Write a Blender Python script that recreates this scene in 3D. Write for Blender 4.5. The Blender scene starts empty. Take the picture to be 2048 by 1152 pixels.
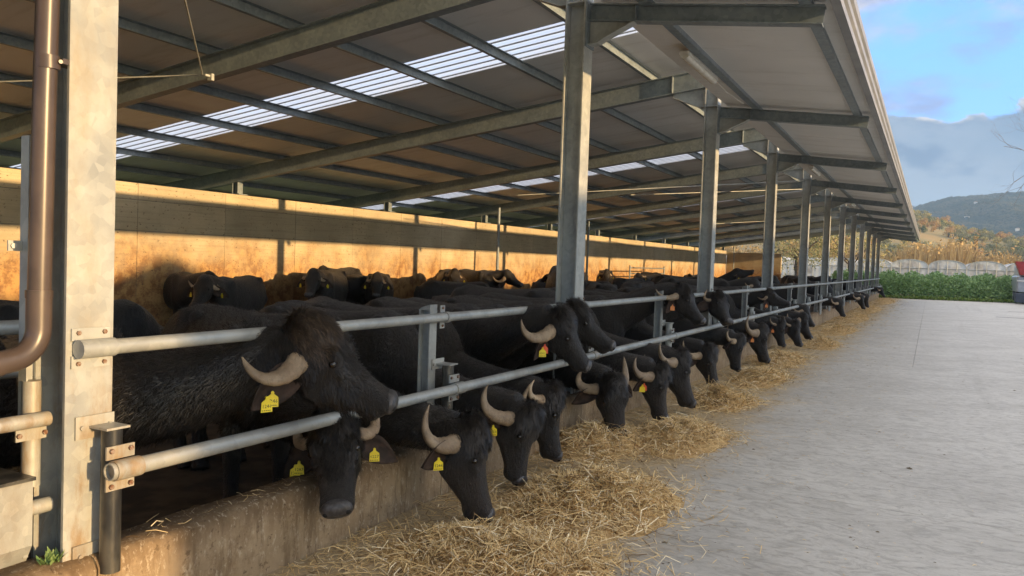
import bpy, math, random
import numpy as np
from mathutils import Vector, Matrix
random.seed(7)
RNG = np.random.default_rng(11)
SC = bpy.context.scene
COL = SC.collection

# ------------------------------------------------------------------ camera, world, sun, exposure
CAM = np.array([2.922, -2.02, 1.604])
def make_camera():
    yaw, pit, rol = math.radians(27.566), math.radians(-1.99), math.radians(1.942)
    fwd = Vector((-math.sin(yaw) * math.cos(pit), math.cos(yaw) * math.cos(pit), math.sin(pit)))
    right = Vector((math.cos(yaw), math.sin(yaw), 0))
    up = right.cross(fwd)
    r = right * math.cos(rol) + up * math.sin(rol)
    u = -right * math.sin(rol) + up * math.cos(rol)
    m = Matrix(((r.x, u.x, -fwd.x, CAM[0]), (r.y, u.y, -fwd.y, CAM[1]), (r.z, u.z, -fwd.z, CAM[2]), (0, 0, 0, 1)))
    cd = bpy.data.cameras.new('camera')
    cd.sensor_width = 36.0
    cd.lens = 1600.26 / 2048 * 36.0
    cd.clip_start = 0.05
    cd.clip_end = 6000
    co = bpy.data.objects.new('camera', cd)
    co.matrix_world = m
    COL.objects.link(co)
    SC.camera = co
make_camera()

SUN_DIR = Vector((-1.0, 0.118, -0.155)).normalized()      # the way the light travels
SUN_EL = math.asin(-SUN_DIR.z)
SUN_AZ = math.atan2(-SUN_DIR.x, -SUN_DIR.y)
sd = bpy.data.lights.new('sun', 'SUN')
sd.energy = 2.0
sd.angle = math.radians(0.5)
sd.color = (1.0, 0.66, 0.31)
so = bpy.data.objects.new('sun', sd)
so.rotation_euler = SUN_DIR.to_track_quat('-Z', 'Y').to_euler()
so.location = (30, -10, 30)
COL.objects.link(so)

def make_world():
    w = bpy.data.worlds.new('World')
    SC.world = w
    w.use_nodes = True
    nt = w.node_tree
    N, L = nt.nodes, nt.links
    N.clear()
    out = N.new('ShaderNodeOutputWorld')
    bg = N.new('ShaderNodeBackground')
    bg.inputs[1].default_value = 0.10
    L.new(bg.outputs[0], out.inputs[0])
    sky = N.new('ShaderNodeTexSky')
    sky.sky_type = 'NISHITA'
    sky.sun_disc = False
    sky.sun_elevation = SUN_EL
    sky.sun_rotation = SUN_AZ
    sky.air_density = 1.0
    sky.dust_density = 0.6
    sky.ozone_density = 2.5
    tc = N.new('ShaderNodeTexCoord')
    sep = N.new('ShaderNodeSeparateXYZ')
    L.new(tc.outputs['Generated'], sep.inputs[0])
    def math_(op, a, b=None, c=None, clamp=False):
        n = N.new('ShaderNodeMath'); n.operation = op; n.use_clamp = clamp
        for i, v in enumerate((a, b, c)):
            if v is None: continue
            if isinstance(v, (int, float)): n.inputs[i].default_value = v
            else: L.new(v, n.inputs[i])
        return n.outputs[0]
    def noise(scale, detail, stretch, rough=.55, off=(0, 0, 0)):
        mp = N.new('ShaderNodeMapping'); mp.inputs['Scale'].default_value = stretch
        mp.inputs['Location'].default_value = off
        L.new(tc.outputs['Generated'], mp.inputs[0])
        n = N.new('ShaderNodeTexNoise'); n.inputs['Scale'].default_value = scale
        n.inputs['Detail'].default_value = detail; n.inputs['Roughness'].default_value = rough
        L.new(mp.outputs[0], n.inputs['Vector'])
        return n.outputs[0]
    def sstep(v, a, b):
        n = N.new('ShaderNodeMapRange'); n.interpolation_type = 'SMOOTHSTEP'
        L.new(v, n.inputs[0]); n.inputs[1].default_value = a; n.inputs[2].default_value = b
        return n.outputs[0]
    def mix(f, a, b):
        n = N.new('ShaderNodeMix'); n.data_type = 'RGBA'
        if isinstance(f, float): n.inputs[0].default_value = f
        else: L.new(f, n.inputs[0])
        for k, v in ((6, a), (7, b)):
            if isinstance(v, tuple): n.inputs[k].default_value = (*v, 1)
            else: L.new(v, n.inputs[k])
        return n.outputs[2]
    z = sep.outputs[2]
    n1 = noise(3.2, 6, (1, 1, 2.4), off=(5.1426, 3.8600, 5.2028))
    n2 = noise(7.0, 5, (1, 1, 2.2), off=(1.3, 2.1, .6))
    n3 = noise(11.0, 5, (1, 1, 2.0), off=(.2, .7, 3.))
    away0 = sstep(sep.outputs[0], .75, .15)
    blue = mix(math_('MULTIPLY', away0, .72), sky.outputs[0], (.50, 1.40, 3.4))
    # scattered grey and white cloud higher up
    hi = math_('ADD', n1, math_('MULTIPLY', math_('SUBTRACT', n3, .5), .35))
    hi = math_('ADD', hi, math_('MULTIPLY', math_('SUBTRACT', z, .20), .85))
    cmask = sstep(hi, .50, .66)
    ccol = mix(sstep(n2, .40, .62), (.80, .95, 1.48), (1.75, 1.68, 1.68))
    ccol = mix(sstep(z, .34, .62), ccol, (3.6, 3.35, 3.15))  # overhead cloud outside the view, brightened to add fill light on the yard
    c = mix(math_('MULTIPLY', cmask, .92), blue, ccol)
    # long low bank over the hills, lit along its top edge
    edge = math_('ADD', .190, math_('MULTIPLY', math_('SUBTRACT', n2, .5), .30))
    d = math_('SUBTRACT', edge, z)
    away = sstep(sep.outputs[0], .75, .25)
    bank = math_('MULTIPLY', sstep(d, .0, .012), away)
    rim = math_('MULTIPLY', sstep(d, .0, .006), math_('SUBTRACT', 1.0, sstep(d, .006, .026)))
    rim = math_('MULTIPLY', rim, sstep(n3, .50, .62))
    bcol = mix(sstep(z, .03, .17), (.84, .98, 1.2), (.56, .84, 1.22))
    bcol = mix(math_('MULTIPLY', sstep(n1, .40, .58), .85), bcol, (.80, 1.02, 1.34))
    bcol = mix(math_('MULTIPLY', sstep(n3, .46, .62), sstep(z, .02, .10)), bcol, (.46, .70, 1.08))
    c = mix(bank, c, bcol)
    c = mix(math_('MULTIPLY', rim, .9), c, (2.1, 2.0, 1.9))
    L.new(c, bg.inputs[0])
make_world()

SC.view_settings.view_transform = 'Standard'
SC.view_settings.look = 'None'
SC.view_settings.exposure = 2.3
SC.view_settings.gamma = 1.0
SC.view_settings.use_curve_mapping = False
SC.render.engine = 'CYCLES'
cy = SC.cycles
cy.max_bounces = 8; cy.diffuse_bounces = 6; cy.glossy_bounces = 3; cy.transmission_bounces = 4
cy.transparent_max_bounces = 8; cy.volume_bounces = 0
cy.caustics_reflective = False; cy.caustics_refractive = False
cy.sample_clamp_indirect = 6.0
cy.use_denoising = True

# ------------------------------------------------------------------ helpers
ORG = {}
def tag(o, label=None, cat=None, group=None, kind=None):
    if label: o['label'] = label
    if cat: o['category'] = cat
    if group: o['group'] = group
    if kind: o['kind'] = kind
    return o
def thing(name, loc, label, cat, group=None):
    o = bpy.data.objects.new(name, None)
    o.empty_display_size = .2
    o.location = loc
    COL.objects.link(o)
    ORG[o.name] = np.array(loc, float)
    return tag(o, label, cat, group)
def org(p):
    return ORG.get(p.name, np.zeros(3)) if p is not None else np.zeros(3)
def link(name, me, mat, parent=None):
    o = bpy.data.objects.new(name, me)
    COL.objects.link(o)
    if mat is not None and len(me.materials) == 0: me.materials.append(mat)
    if parent is not None:
        o.parent = parent
        ORG[o.name] = org(parent)
    return o
def copy_tree(o, parent=None):
    c = o.copy(); COL.objects.link(c)
    if parent is not None: c.parent = parent
    ORG[c.name] = ORG.get(o.name, np.zeros(3))
    for ch in list(o.children): copy_tree(ch, c)
    return c
def V(*a): return np.array(a, float)
def nrm(v):
    v = np.asarray(v, float); return v / (np.linalg.norm(v) + 1e-12)
def mesh_np(name, v, f, smooth=False):
    """v (n,3); f a (m,k) int array or list of such arrays"""
    me = bpy.data.meshes.new(name)
    fs = f if isinstance(f, list) else [f]
    v = np.asarray(v, np.float32)
    me.vertices.add(len(v)); me.vertices.foreach_set('co', v.ravel())
    loops = np.concatenate([np.asarray(a, np.int32).ravel() for a in fs])
    tot = np.concatenate([np.full(len(a), np.asarray(a).shape[1], np.int32) for a in fs])
    st = np.concatenate([[0], np.cumsum(tot)[:-1]]).astype(np.int32)
    me.loops.add(len(loops)); me.loops.foreach_set('vertex_index', loops)
    me.polygons.add(len(tot)); me.polygons.foreach_set('loop_start', st); me.polygons.foreach_set('loop_total', tot)
    if smooth: me.polygons.foreach_set('use_smooth', np.ones(len(tot), bool))
    me.update(calc_edges=True)
    return me
class MB:
    def __init__(s): s.v = []; s.f = []; s.sm = []
    def add(s, vs, fs, smooth=False):
        n = len(s.v); s.v += [tuple(map(float, p)) for p in vs]
        for f in fs: s.f.append(tuple(i + n for i in f)); s.sm.append(smooth)
    def box(s, a, b, M=None):
        x0, y0, z0 = a; x1, y1, z1 = b
        p = [V(x0, y0, z0), V(x1, y0, z0), V(x1, y1, z0), V(x0, y1, z0), V(x0, y0, z1), V(x1, y0, z1), V(x1, y1, z1), V(x0, y1, z1)]
        if M is not None: p = [M(q) for q in p]
        s.add(p, [(0, 3, 2, 1), (4, 5, 6, 7), (0, 1, 5, 4), (1, 2, 6, 5), (2, 3, 7, 6), (3, 0, 4, 7)])
    def bbox(s, a, b, r=.01):
        """box with chamfered vertical and top edges"""
        x0, y0, z0 = a; x1, y1, z1 = b
        def ring(i, z): return [(x0 + i + r, y0 + i, z), (x1 - i - r, y0 + i, z), (x1 - i, y0 + i + r, z), (x1 - i, y1 - i - r, z), (x1 - i - r, y1 - i, z), (x0 + i + r, y1 - i, z), (x0 + i, y1 - i - r, z), (x0 + i, y0 + i + r, z)]
        vs = ring(0, z0) + ring(0, z1 - r) + ring(r, z1)
        fs = [tuple(range(7, -1, -1)), tuple(range(16, 24))]
        for k in (0, 8):
            for i in range(8): fs.append((k + i, k + (i + 1) % 8, k + 8 + (i + 1) % 8, k + 8 + i))
        s.add(vs, fs)
    def obox(s, c, ax, ay, az, hx, hy, hz):
        c, ax, ay, az = map(lambda t: np.asarray(t, float), (c, ax, ay, az))
        s.box((-hx, -hy, -hz), (hx, hy, hz), lambda q: c + ax * q[0] + ay * q[1] + az * q[2])
    def bar(s, p0, p1, w, h, up=(0, 0, 1)):
        p0, p1 = V(*p0), V(*p1); d = p1 - p0; l = np.linalg.norm(d); d /= l
        side = nrm(np.cross(d, up)); u = np.cross(side, d)
        s.obox((p0 + p1) / 2, d, side, u, l / 2, w / 2, h / 2)
    def ibeam(s, p0, p1, hdir, h, b, tf=.014, tw=.009):
        p0, p1 = V(*p0), V(*p1); d = p1 - p0; l = np.linalg.norm(d); d /= l
        hd = np.asarray(hdir, float); hd = nrm(hd - d * (hd @ d)); bd = np.cross(d, hd); c = (p0 + p1) / 2
        s.obox(c, d, hd, bd, l / 2, h / 2 - tf, tw / 2)
        for sg in (1, -1): s.obox(c + hd * sg * (h / 2 - tf / 2), d, hd, bd, l / 2, tf / 2, b / 2)
    def tube(s, pts, r, n=10, cap=True, smooth=True, hollow=False):
        pts = [V(*p) for p in pts]; rs = r if hasattr(r, '__len__') else [r] * len(pts)
        m = len(pts); t0 = nrm(pts[1] - pts[0])
        ref = V(0, 0, 1) if abs(t0[2]) < .9 else V(1, 0, 0)
        a = nrm(np.cross(t0, ref)); vs = []
        for i in range(m):
            t = nrm(pts[min(i + 1, m - 1)] - pts[max(i - 1, 0)])
            a = nrm(a - t * (a @ t)); b = np.cross(t, a)
            for k in range(n):
                q = 2 * math.pi * k / n
                vs.append(pts[i] + (a * math.cos(q) + b * math.sin(q)) * rs[i])
        fs = [(i * n + k, i * n + (k + 1) % n, (i + 1) * n + (k + 1) % n, (i + 1) * n + k) for i in range(m - 1) for k in range(n)]
        s.add(vs, fs, smooth)
        if hollow:
            c = [pts[0], pts[-1]]
            for e, (i0, sg) in enumerate(((0, 1), ((m - 1) * n, -1))):
                out = [vs[i0 + k] for k in range(n)]; cc = c[e]
                inn = [cc + (o - cc) * .84 for o in out]
                t = nrm(pts[1] - pts[0]) if e == 0 else nrm(pts[-2] - pts[-1])
                deep = [q + t * .12 for q in inn]
                F = []
                for k in range(n):
                    k2 = (k + 1) % n
                    F += [(k, n + k, n + k2, k2), (n + k, 2 * n + k, 2 * n + k2, n + k2)]
                F.append(tuple(2 * n + k for k in range(n)))
                s.add(out + inn + deep, F, False)
        elif cap:
            s.add(vs[:n], [tuple(range(n - 1, -1, -1))]); s.add(vs[-n:], [tuple(range(n))])
    def prism(s, poly, d):
        """poly: 3-D outline, extruded by vector d (both sides half)"""
        d = np.asarray(d, float); n = len(poly); poly = [np.asarray(p, float) for p in poly]
        vs = [p - d / 2 for p in poly] + [p + d / 2 for p in poly]
        s.add(vs, [tuple(range(n - 1, -1, -1)), tuple(range(n, 2 * n))] + [(i, (i + 1) % n, n + (i + 1) % n, n + i) for i in range(n)])
    def bolt(s, c, d, r=.011, l=.012):
        c = V(*c); d = nrm(d); s.tube([c - d * .004, c + d * l], r, n=6, smooth=False)
    def ball(s, c, r, n=8, m=6):
        c = V(*c); r = r if hasattr(r, '__len__') else (r, r, r); vs = []
        for i in range(m + 1):
            t = math.pi * i / m
            for k in range(n):
                q = 2 * math.pi * k / n
                vs.append(c + V(r[0] * math.sin(t) * math.cos(q), r[1] * math.sin(t) * math.sin(q), r[2] * math.cos(t)))
        s.add(vs, [(i * n + k, (i + 1) * n + k, (i + 1) * n + (k + 1) % n, i * n + (k + 1) % n) for i in range(m) for k in range(n)], True)
    def mesh(s, name, o=np.zeros(3)):
        me = bpy.data.meshes.new(name)
        me.from_pydata([tuple(np.array(p) - o) for p in s.v], [], s.f)
        me.polygons.foreach_set('use_smooth', np.array(s.sm, bool))
        me.update()
        return me
    def build(s, name, mat, parent=None):
        return link(name, s.mesh(name, org(parent)), mat, parent)

# ------------------------------------------------------------------ materials
class NT:
    def __init__(s, name):
        s.m = bpy.data.materials.new(name); s.m.use_nodes = True
        s.nt = s.m.node_tree; s.N = s.nt.nodes; s.L = s.nt.links
        s.b = s.N['Principled BSDF']; s.out = s.N['Material Output']
        s.tc = s.N.new('ShaderNodeTexCoord')
    def setv(s, i, v):
        if isinstance(v, (int, float)): i.default_value = v
        elif isinstance(v, tuple): i.default_value = (*v, 1) if len(v) == 3 and i.type == 'RGBA' else v
        else: s.L.new(v, i)
    def noise(s, scale, detail=4, rough=.55, stretch=(1, 1, 1), coord='Object', dist=0):
        mp = s.N.new('ShaderNodeMapping'); mp.inputs['Scale'].default_value = stretch
        s.L.new(s.tc.outputs[coord], mp.inputs[0])
        n = s.N.new('ShaderNodeTexNoise')
        n.inputs['Scale'].default_value = scale; n.inputs['Detail'].default_value = detail
        n.inputs['Roughness'].default_value = rough; n.inputs['Distortion'].default_value = dist
        s.L.new(mp.outputs[0], n.inputs['Vector'])
        return n.outputs[0]
    def voro(s, scale, feature='F1', stretch=(1, 1, 1), out=0):
        mp = s.N.new('ShaderNodeMapping'); mp.inputs['Scale'].default_value = stretch
        s.L.new(s.tc.outputs['Object'], mp.inputs[0])
        n = s.N.new('ShaderNodeTexVoronoi'); n.feature = feature; n.inputs['Scale'].default_value = scale
        s.L.new(mp.outputs[0], n.inputs['Vector'])
        return n.outputs[out]
    def step(s, v, a, b, lo=0., hi=1.):
        n = s.N.new('ShaderNodeMapRange'); n.interpolation_type = 'SMOOTHSTEP'
        s.L.new(v, n.inputs[0]); n.inputs[1].default_value = a; n.inputs[2].default_value = b
        n.inputs[3].default_value = lo; n.inputs[4].default_value = hi
        return n.outputs[0]
    def math(s, op, a, b=0., clamp=False):
        n = s.N.new('ShaderNodeMath'); n.operation = op; n.use_clamp = clamp
        s.setv(n.inputs[0], a); s.setv(n.inputs[1], b)
        return n.outputs[0]
    def mix(s, f, a, b, mode='MIX'):
        n = s.N.new('ShaderNodeMix'); n.data_type = 'RGBA'; n.blend_type = mode
        s.setv(n.inputs[0], f); s.setv(n.inputs[6], a); s.setv(n.inputs[7], b)
        return n.outputs[2]
    def xyz(s, coord='Object'):
        n = s.N.new('ShaderNodeSeparateXYZ'); s.L.new(s.tc.outputs[coord], n.inputs[0]); return n.outputs
    def rnd(s):
        return s.N.new('ShaderNodeNewGeometry').outputs['Random Per Island']
    def pos(s):
        n = s.N.new('ShaderNodeSeparateXYZ'); s.L.new(s.N.new('ShaderNodeNewGeometry').outputs['Position'], n.inputs[0]); return n.outputs
    def objrnd(s):
        return s.N.new('ShaderNodeObjectInfo').outputs['Random']
    def bump(s, h, strength=.3, dist=.01):
        n = s.N.new('ShaderNodeBump'); n.inputs['Strength'].default_value = strength; n.inputs['Distance'].default_value = dist
        s.L.new(h, n.inputs['Height']); s.L.new(n.outputs[0], s.b.inputs['Normal'])
    def fin(s, col, rough=.6, metal=0., spec=None):
        s.setv(s.b.inputs['Base Color'], col); s.setv(s.b.inputs['Roughness'], rough); s.setv(s.b.inputs['Metallic'], metal)
        if spec is not None: s.b.inputs['Specular IOR Level'].default_value = spec
        return s.m
def simple(name, a, b=None, scale=6., rough=.6, metal=0., bump=0., bscale=40., spec=None, stretch=(1, 1, 1)):
    t = NT(name)
    c = t.mix(t.step(t.noise(scale, stretch=stretch), .38, .64), a, b) if b else a
    if bump: t.bump(t.noise(bscale), bump, .006)
    return t.fin(c, rough, metal, spec)

def m_galv(name, rust=.5, dirt=(.30, .24, .15), tone=1.0, metal=.55, low=False, tint=(1, 1, 1)):
    t = NT(name)
    sp = t.voro(26., out=1)
    g = t.N.new('ShaderNodeRGBToBW'); t.L.new(sp, g.inputs[0])
    n = t.noise(3.5, 5)
    c = t.mix(t.step(n, .35, .65), (.38 * tone, .395 * tone, .385 * tone), (.54 * tone, .56 * tone, .53 * tone))
    c = t.mix(.22, c, t.mix(g.outputs[0], (.22, .25, .27), (.66, .68, .65)))
    r = t.step(t.noise(2.1, 7, .7, (1, 1, .45)), .60 - .12 * rust, .80)
    c = t.mix(t.math('MULTIPLY', r, .75 * rust), c, dirt)
    if low:
        px, py, pz = t.pos()
        lo = t.step(t.math('ADD', pz, t.math('MULTIPLY', t.math('SUBTRACT', t.noise(3., 5, .65), .5), 1.2)), 1.35, .75)
        k = t.step(t.noise(7., 7, .72, (1, 1, .30)), .44, .66)
        c = t.mix(t.math('MULTIPLY', t.math('MULTIPLY', lo, k), .85), c, t.mix(t.noise(20., 4), (.16, .085, .035), (.36, .26, .14)))
    r2 = t.step(t.noise(9., 6, .75), .66, .78)
    c = t.mix(t.math('MULTIPLY', r2, .6 * rust), c, (.19, .085, .035))
    t.bump(t.noise(60., 3), .12, .003)
    if tint != (1, 1, 1): c = t.mix(1.0, c, tint, 'MULTIPLY')
    return t.fin(c, t.math('ADD', t.math('MULTIPLY', n, .25), .34), t.math('MULTIPLY', t.math('SUBTRACT', 1., r), metal))
MAT = {}
MAT['galv'] = m_galv('galvanized_steel', .35, tone=.80, metal=.12)
MAT['galv_rust'] = m_galv('weathered_galvanized_steel', 1.1, tone=.76, metal=.25, low=True)
MAT['rail'] = m_galv('galvanized_pipe', .8, dirt=(.25, .19, .12), tone=.85, metal=.4)
MAT['mid_steel'] = m_galv('dirty_post_steel', .9, dirt=(.16, .12, .08), tone=.62, metal=.2)
MAT['frame'] = m_galv('grey_roof_steel', .15, tone=.40, metal=.1, tint=(.88, 1.0, 1.13))
MAT['bolt'] = simple('rusty_bolt', (.16, .07, .035), (.28, .22, .18), 90., .7, .3)
MAT['dark_pipe'] = simple('blackened_pipe', (.035, .037, .040), (.12, .115, .10), 9., .35, .5, stretch=(1, 1, .4))

def m_soffit():
    t = NT('white_panel_sheet')
    n = t.noise(.9, 5)
    c = t.mix(t.step(n, .3, .7), (.72, .725, .715), (.80, .80, .79))
    c = t.mix(t.math('MULTIPLY', t.step(t.noise(30., 4, .7), .665, .71), .6), c, (.16, .13, .10))
    c = t.mix(t.step(t.noise(2.2, 6, .7, (.25, 1.6, 1)), .50, .70, 0., .35), c, (.42, .40, .35))
    t.bump(t.noise(1.5, 2), .1, .02)
    return t.fin(c, .5)
MAT['sheet'] = m_soffit()
MAT['fascia'] = simple('light_grey_fascia', (.20, .205, .215), (.26, .262, .268), 2., .45, .1)
def m_skylight():
    t = NT('translucent_skylight')
    tr = t.N.new('ShaderNodeBsdfTranslucent'); tr.inputs[0].default_value = (.80, .84, .90, 1)
    df = t.N.new('ShaderNodeBsdfTransparent'); df.inputs[0].default_value = (.85,.86,.88,1)
    mx = t.N.new('ShaderNodeMixShader'); mx.inputs[0].default_value = .22
    t.L.new(tr.outputs[0], mx.inputs[1]); t.L.new(df.outputs[0], mx.inputs[2]); t.L.new(mx.outputs[0], t.out.inputs[0])
    return t.m
MAT['skylight'] = m_skylight()
MAT['skylight_rib'] = simple('skylight_lap', (.48, .49, .50), (.38, .385, .39), 3., .6)

def m_wall():
    t = NT('stained_concrete_wall')
    x, y, z = t.pos()
    n = t.noise(1.1, 6, .6)
    c = t.mix(t.step(n, .3, .7), (.44, .365, .24), (.60, .50, .335))
    ob = t.objrnd()
    c = t.mix(t.math('MULTIPLY', ob, .45), c, (.36, .315, .23))
    # shuttering boards: faint horizontal grain
    c = t.mix(t.math('MULTIPLY', t.step(t.noise(3., 4, .6, (.25, .25, 9.)), .45, .72), .35), c, (.26, .22, .16))
    # dung and mud thrown up by the animals, with a ragged upper edge
    h = t.math('ADD', z, t.math('MULTIPLY', t.math('SUBTRACT', t.noise(1.3, 7, .65), .5), 1.9))
    dirt = t.step(h, 2.05, .85)
    dc = t.mix(t.step(t.noise(5., 7, .75), .40, .60), (.22, .095, .032), (.47, .275, .10))
    c = t.mix(t.math('MULTIPLY', dirt, .92), c, dc)
    sp = t.step(t.noise(15., 4, .65, (1, 1, 1.6)), .62, .67)
    c = t.mix(t.math('MULTIPLY', sp, .8), c, (.11, .075, .045))
    t.bump(t.math('ADD', t.noise(30., 5, .7), t.math('MULTIPLY', sp, -1.5)), .35, .012)
    return t.fin(c, .85, 0, .3)
MAT['wall'] = m_wall()

def m_yard(name, base_a, base_b, dust):
    t = NT(name)
    x, y, z = t.pos()
    n = t.noise(.7, 7, .62, coord='Object')
    c = t.mix(t.step(n, .32, .70), base_a, base_b)
    # broomed texture: streaks that run across the yard
    st = t.noise(7.5, 7, .72, (.80, 1.3, 1), dist=1.5)
    c = t.mix(t.step(st, .44, .64, 0., .55), c, (base_a[0] * .55, base_a[1] * .54, base_a[2] * .53))
    st2 = t.noise(22., 6, .72, (.75, 1.35, 1), dist=1.2)
    c = t.mix(t.step(st2, .50, .72, 0., .30), c, (base_b[0] * 1.25, base_b[1] * 1.25, base_b[2] * 1.25))
    pt = t.noise(1.1, 6, .68, (.7, 1.2, 1), dist=.4)
    c = t.mix(t.step(pt, .50, .70, 0., .38), c, (base_a[0] * .60, base_a[1] * .585, base_a[2] * .56))
    ch = t.noise(9.5, 5, .62, (.55, 1.5, 1), dist=1.2)
    c = t.mix(t.step(ch, .53, .66, 0., .40), c, (base_a[0] * .56, base_a[1] * .555, base_a[2] * .54))
    tr = t.noise(.55, 5, .6, (2.6, .10, 1), dist=.3)
    c = t.mix(t.step(tr, .56, .68, 0., .30), c, (base_a[0] * .62, base_a[1] * .61, base_a[2] * .59))
    sp = t.step(t.noise(38., 3, .6), .70, .735)
    c = t.mix(t.math('MULTIPLY', sp, .6), c, (.12, .105, .085))
    if dust:
        # feed dust and trodden straw along the kerb
        e = t.math('ADD', x, t.math('MULTIPLY', t.math('SUBTRACT', t.noise(1.6, 6, .65), .5), 1.5))
        e = t.math('ADD', e, t.math('MULTIPLY', t.math('SUBTRACT', t.noise(9., 5, .7), .5), .5))
        d = t.step(e, 1.75, .85)
        dc = t.mix(t.step(t.noise(22., 6, .75), .36, .62), (.33, .245, .135), (.50, .385, .22))
        c = t.mix(t.math('MULTIPLY', d, .93), c, dc)
        fl = t.step(t.noise(70., 3, .6, (1, 2.2, 1)), .64, .70)
        d2 = t.step(e, 2.9, 1.1)
        c = t.mix(t.math('MULTIPLY', t.math('MULTIPLY', fl, d2), .75), c, (.60, .48, .28))
    hh = t.math('ADD', t.math('MULTIPLY', st, 1.0), t.math('MULTIPLY', st2, .55))
    hh = t.math('ADD', hh, t.math('MULTIPLY', t.noise(90., 3), .25))
    t.bump(hh, .55, .012)
    return t.fin(c, t.math('ADD', t.math('MULTIPLY', st2, -.25), .72), 0, .5)
MAT['yard'] = m_yard('yard_concrete', (.44, .43, .40), (.54, .53, .495), True)
MAT['joint'] = simple('joint_filler', (.13, .125, .115), (.2, .19, .175), 10., .9)
def m_kerb():
    t = NT('dirty_kerb_concrete')
    x, y, z = t.pos()
    c = t.mix(t.step(t.noise(3., 6, .65), .3, .7), (.33, .24, .145), (.46, .35, .225))
    h = t.math('ADD', z, t.math('MULTIPLY', t.math('SUBTRACT', t.noise(4., 6, .7, (1, 1, .4)), .5), .5))
    c = t.mix(t.math('MULTIPLY', t.step(h, .22, .42), .85), c, (.14, .088, .045))
    sv = t.noise(14., 6, .7, (1, 1, .16))
    c = t.mix(t.step(sv, .48, .66, 0., .60), c, (.15, .098, .052))
    bl = t.noise(5.5, 7, .75)
    c = t.mix(t.step(bl, .50, .64, 0., .55), c, (.22, .15, .085))
    fl = t.step(t.noise(40., 6, .75, (1, 1, .5)), .54, .64)
    c = t.mix(t.math('MULTIPLY', fl, .55), c, (.62, .53, .40))
    fd = t.step(t.noise(24., 6, .75), .57, .66)
    c = t.mix(t.math('MULTIPLY', fd, .65), c, (.085, .052, .026))
    t.bump(t.math('ADD', t.noise(30., 7, .8), t.math('MULTIPLY', sv, .5)), .9, .018)
    return t.fin(c, .85, 0, .3)
MAT['kerb'] = m_kerb()
MAT['litter_floor'] = simple('trodden_barn_floor', (.045, .03, .018), (.11, .075, .042), 4., .95, bump=.6, bscale=18.)
MAT['pvc'] = simple('brown_pvc', (.062, .046, .040), (.088, .066, .056), 5., .34, spec=.5)
MAT['lamp_white'] = simple('lamp_housing', (.62, .60, .54), (.70, .68, .62), 8., .4)
MAT['lamp_lens'] = simple('lamp_diffuser', (.72, .70, .62), (.62, .58, .48), 14., .25)

def m_hide():
    t = NT('black_hide')
    n = t.noise(2.2, 5, .6)
    r = t.objrnd()
    c = t.mix(t.step(n, .40, .72), (.0072, .0062, .0055), (.026, .018, .013))
    c = t.mix(t.math('MULTIPLY', r, .45), c, (.013, .0095, .0072))
    h = t.noise(20., 6, .74, (1, 1, .38), dist=2.0)
    c = t.mix(t.step(h, .55, .78, 0., .55), c, (.026, .020, .015))
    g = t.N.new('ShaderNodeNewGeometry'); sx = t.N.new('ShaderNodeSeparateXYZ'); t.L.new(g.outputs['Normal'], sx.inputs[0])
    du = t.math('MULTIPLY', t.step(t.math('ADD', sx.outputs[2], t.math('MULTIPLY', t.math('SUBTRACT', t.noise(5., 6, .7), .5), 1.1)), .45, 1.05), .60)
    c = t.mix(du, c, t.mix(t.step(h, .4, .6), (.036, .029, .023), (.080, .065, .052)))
    t.bump(t.math('ADD', h, t.math('MULTIPLY', t.noise(80., 4, .7, (1, 1, .5), dist=.8), .6)), 1.0, .022)
    t.b.inputs['Sheen Weight'].default_value = .05
    t.b.inputs['Sheen Roughness'].default_value = .4
    return t.fin(c, t.step(h, .3, .7, .56, .34), 0, .46)
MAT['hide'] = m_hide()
def m_fur(name, a, b):
    t = NT(name)
    return t.fin(t.mix(t.math('POWER', t.rnd(), 2.6), a, b), .42, 0, .5)
MAT['fur'] = m_fur('black_hair', (.007, .006, .0053), (.046, .035, .027))
MAT['fur_sunlit_brown'] = m_fur('sunlit_brown_forelock', (.030, .020, .013), (.120, .082, .052))  # sunlight on the nearest crown, put into its hair colour
MAT['ear'] = simple('ear_skin', (.026, .017, .013), (.055, .034, .025), 18., .7, bump=.4, bscale=60., spec=.25)
def m_horn():
    t = NT('ridged_horn')
    n = t.noise(7., 5, .6)
    c = t.mix(t.step(n, .32, .70), (.24, .165, .10), (.50, .39, .26))
    c = t.mix(t.step(t.noise(34., 5, .7, (1, 1, .5)), .50, .68, 0., .8), c, (.12, .08, .048))
    r = t.objrnd()
    c = t.mix(t.math('MULTIPLY', r, .6), c, (.17, .13, .09))
    t.bump(t.noise(55., 6, .7), .8, .008)
    return t.fin(c, .48, 0, .4)
MAT['horn'] = m_horn()
MAT['nose'] = simple('wet_nose', (.035, .033, .034), (.075, .070, .070), 40., .36, bump=.35, bscale=140., spec=.5)
MAT['nostril'] = simple('nostril_dark', (.004, .003, .003), None, rough=.8)
MAT['eye'] = simple('dark_eye', (.006, .004, .003), None, rough=.06, spec=.7)
MAT['hoof'] = simple('hoof_horn', (.03, .026, .022), (.06, .05, .04), 20., .6)
MAT['tag_yellow'] = simple('yellow_tag_plastic', (.72, .56, .02), (.80, .64, .03), 20., .45)
MAT['tag_red'] = simple('red_tag_plastic', (.62, .075, .03), (.70, .11, .035), 20., .45)
MAT['tag_orange'] = simple('orange_tag_plastic', (.68, .20, .05), (.72, .26, .06), 20., .45)
MAT['ink'] = simple('black_ink', (.02, .018, .015), None, rough=.6)
def m_straw(name, a, b, c3):
    t = NT(name)
    r = t.rnd()
    c = t.mix(r, a, b)
    c = t.mix(t.step(r, .80, .95), c, c3)
    c = t.mix(t.step(r, .17, .10), c, (.17, .105, .045))
    return t.fin(c, .6, 0, .3)
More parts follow.
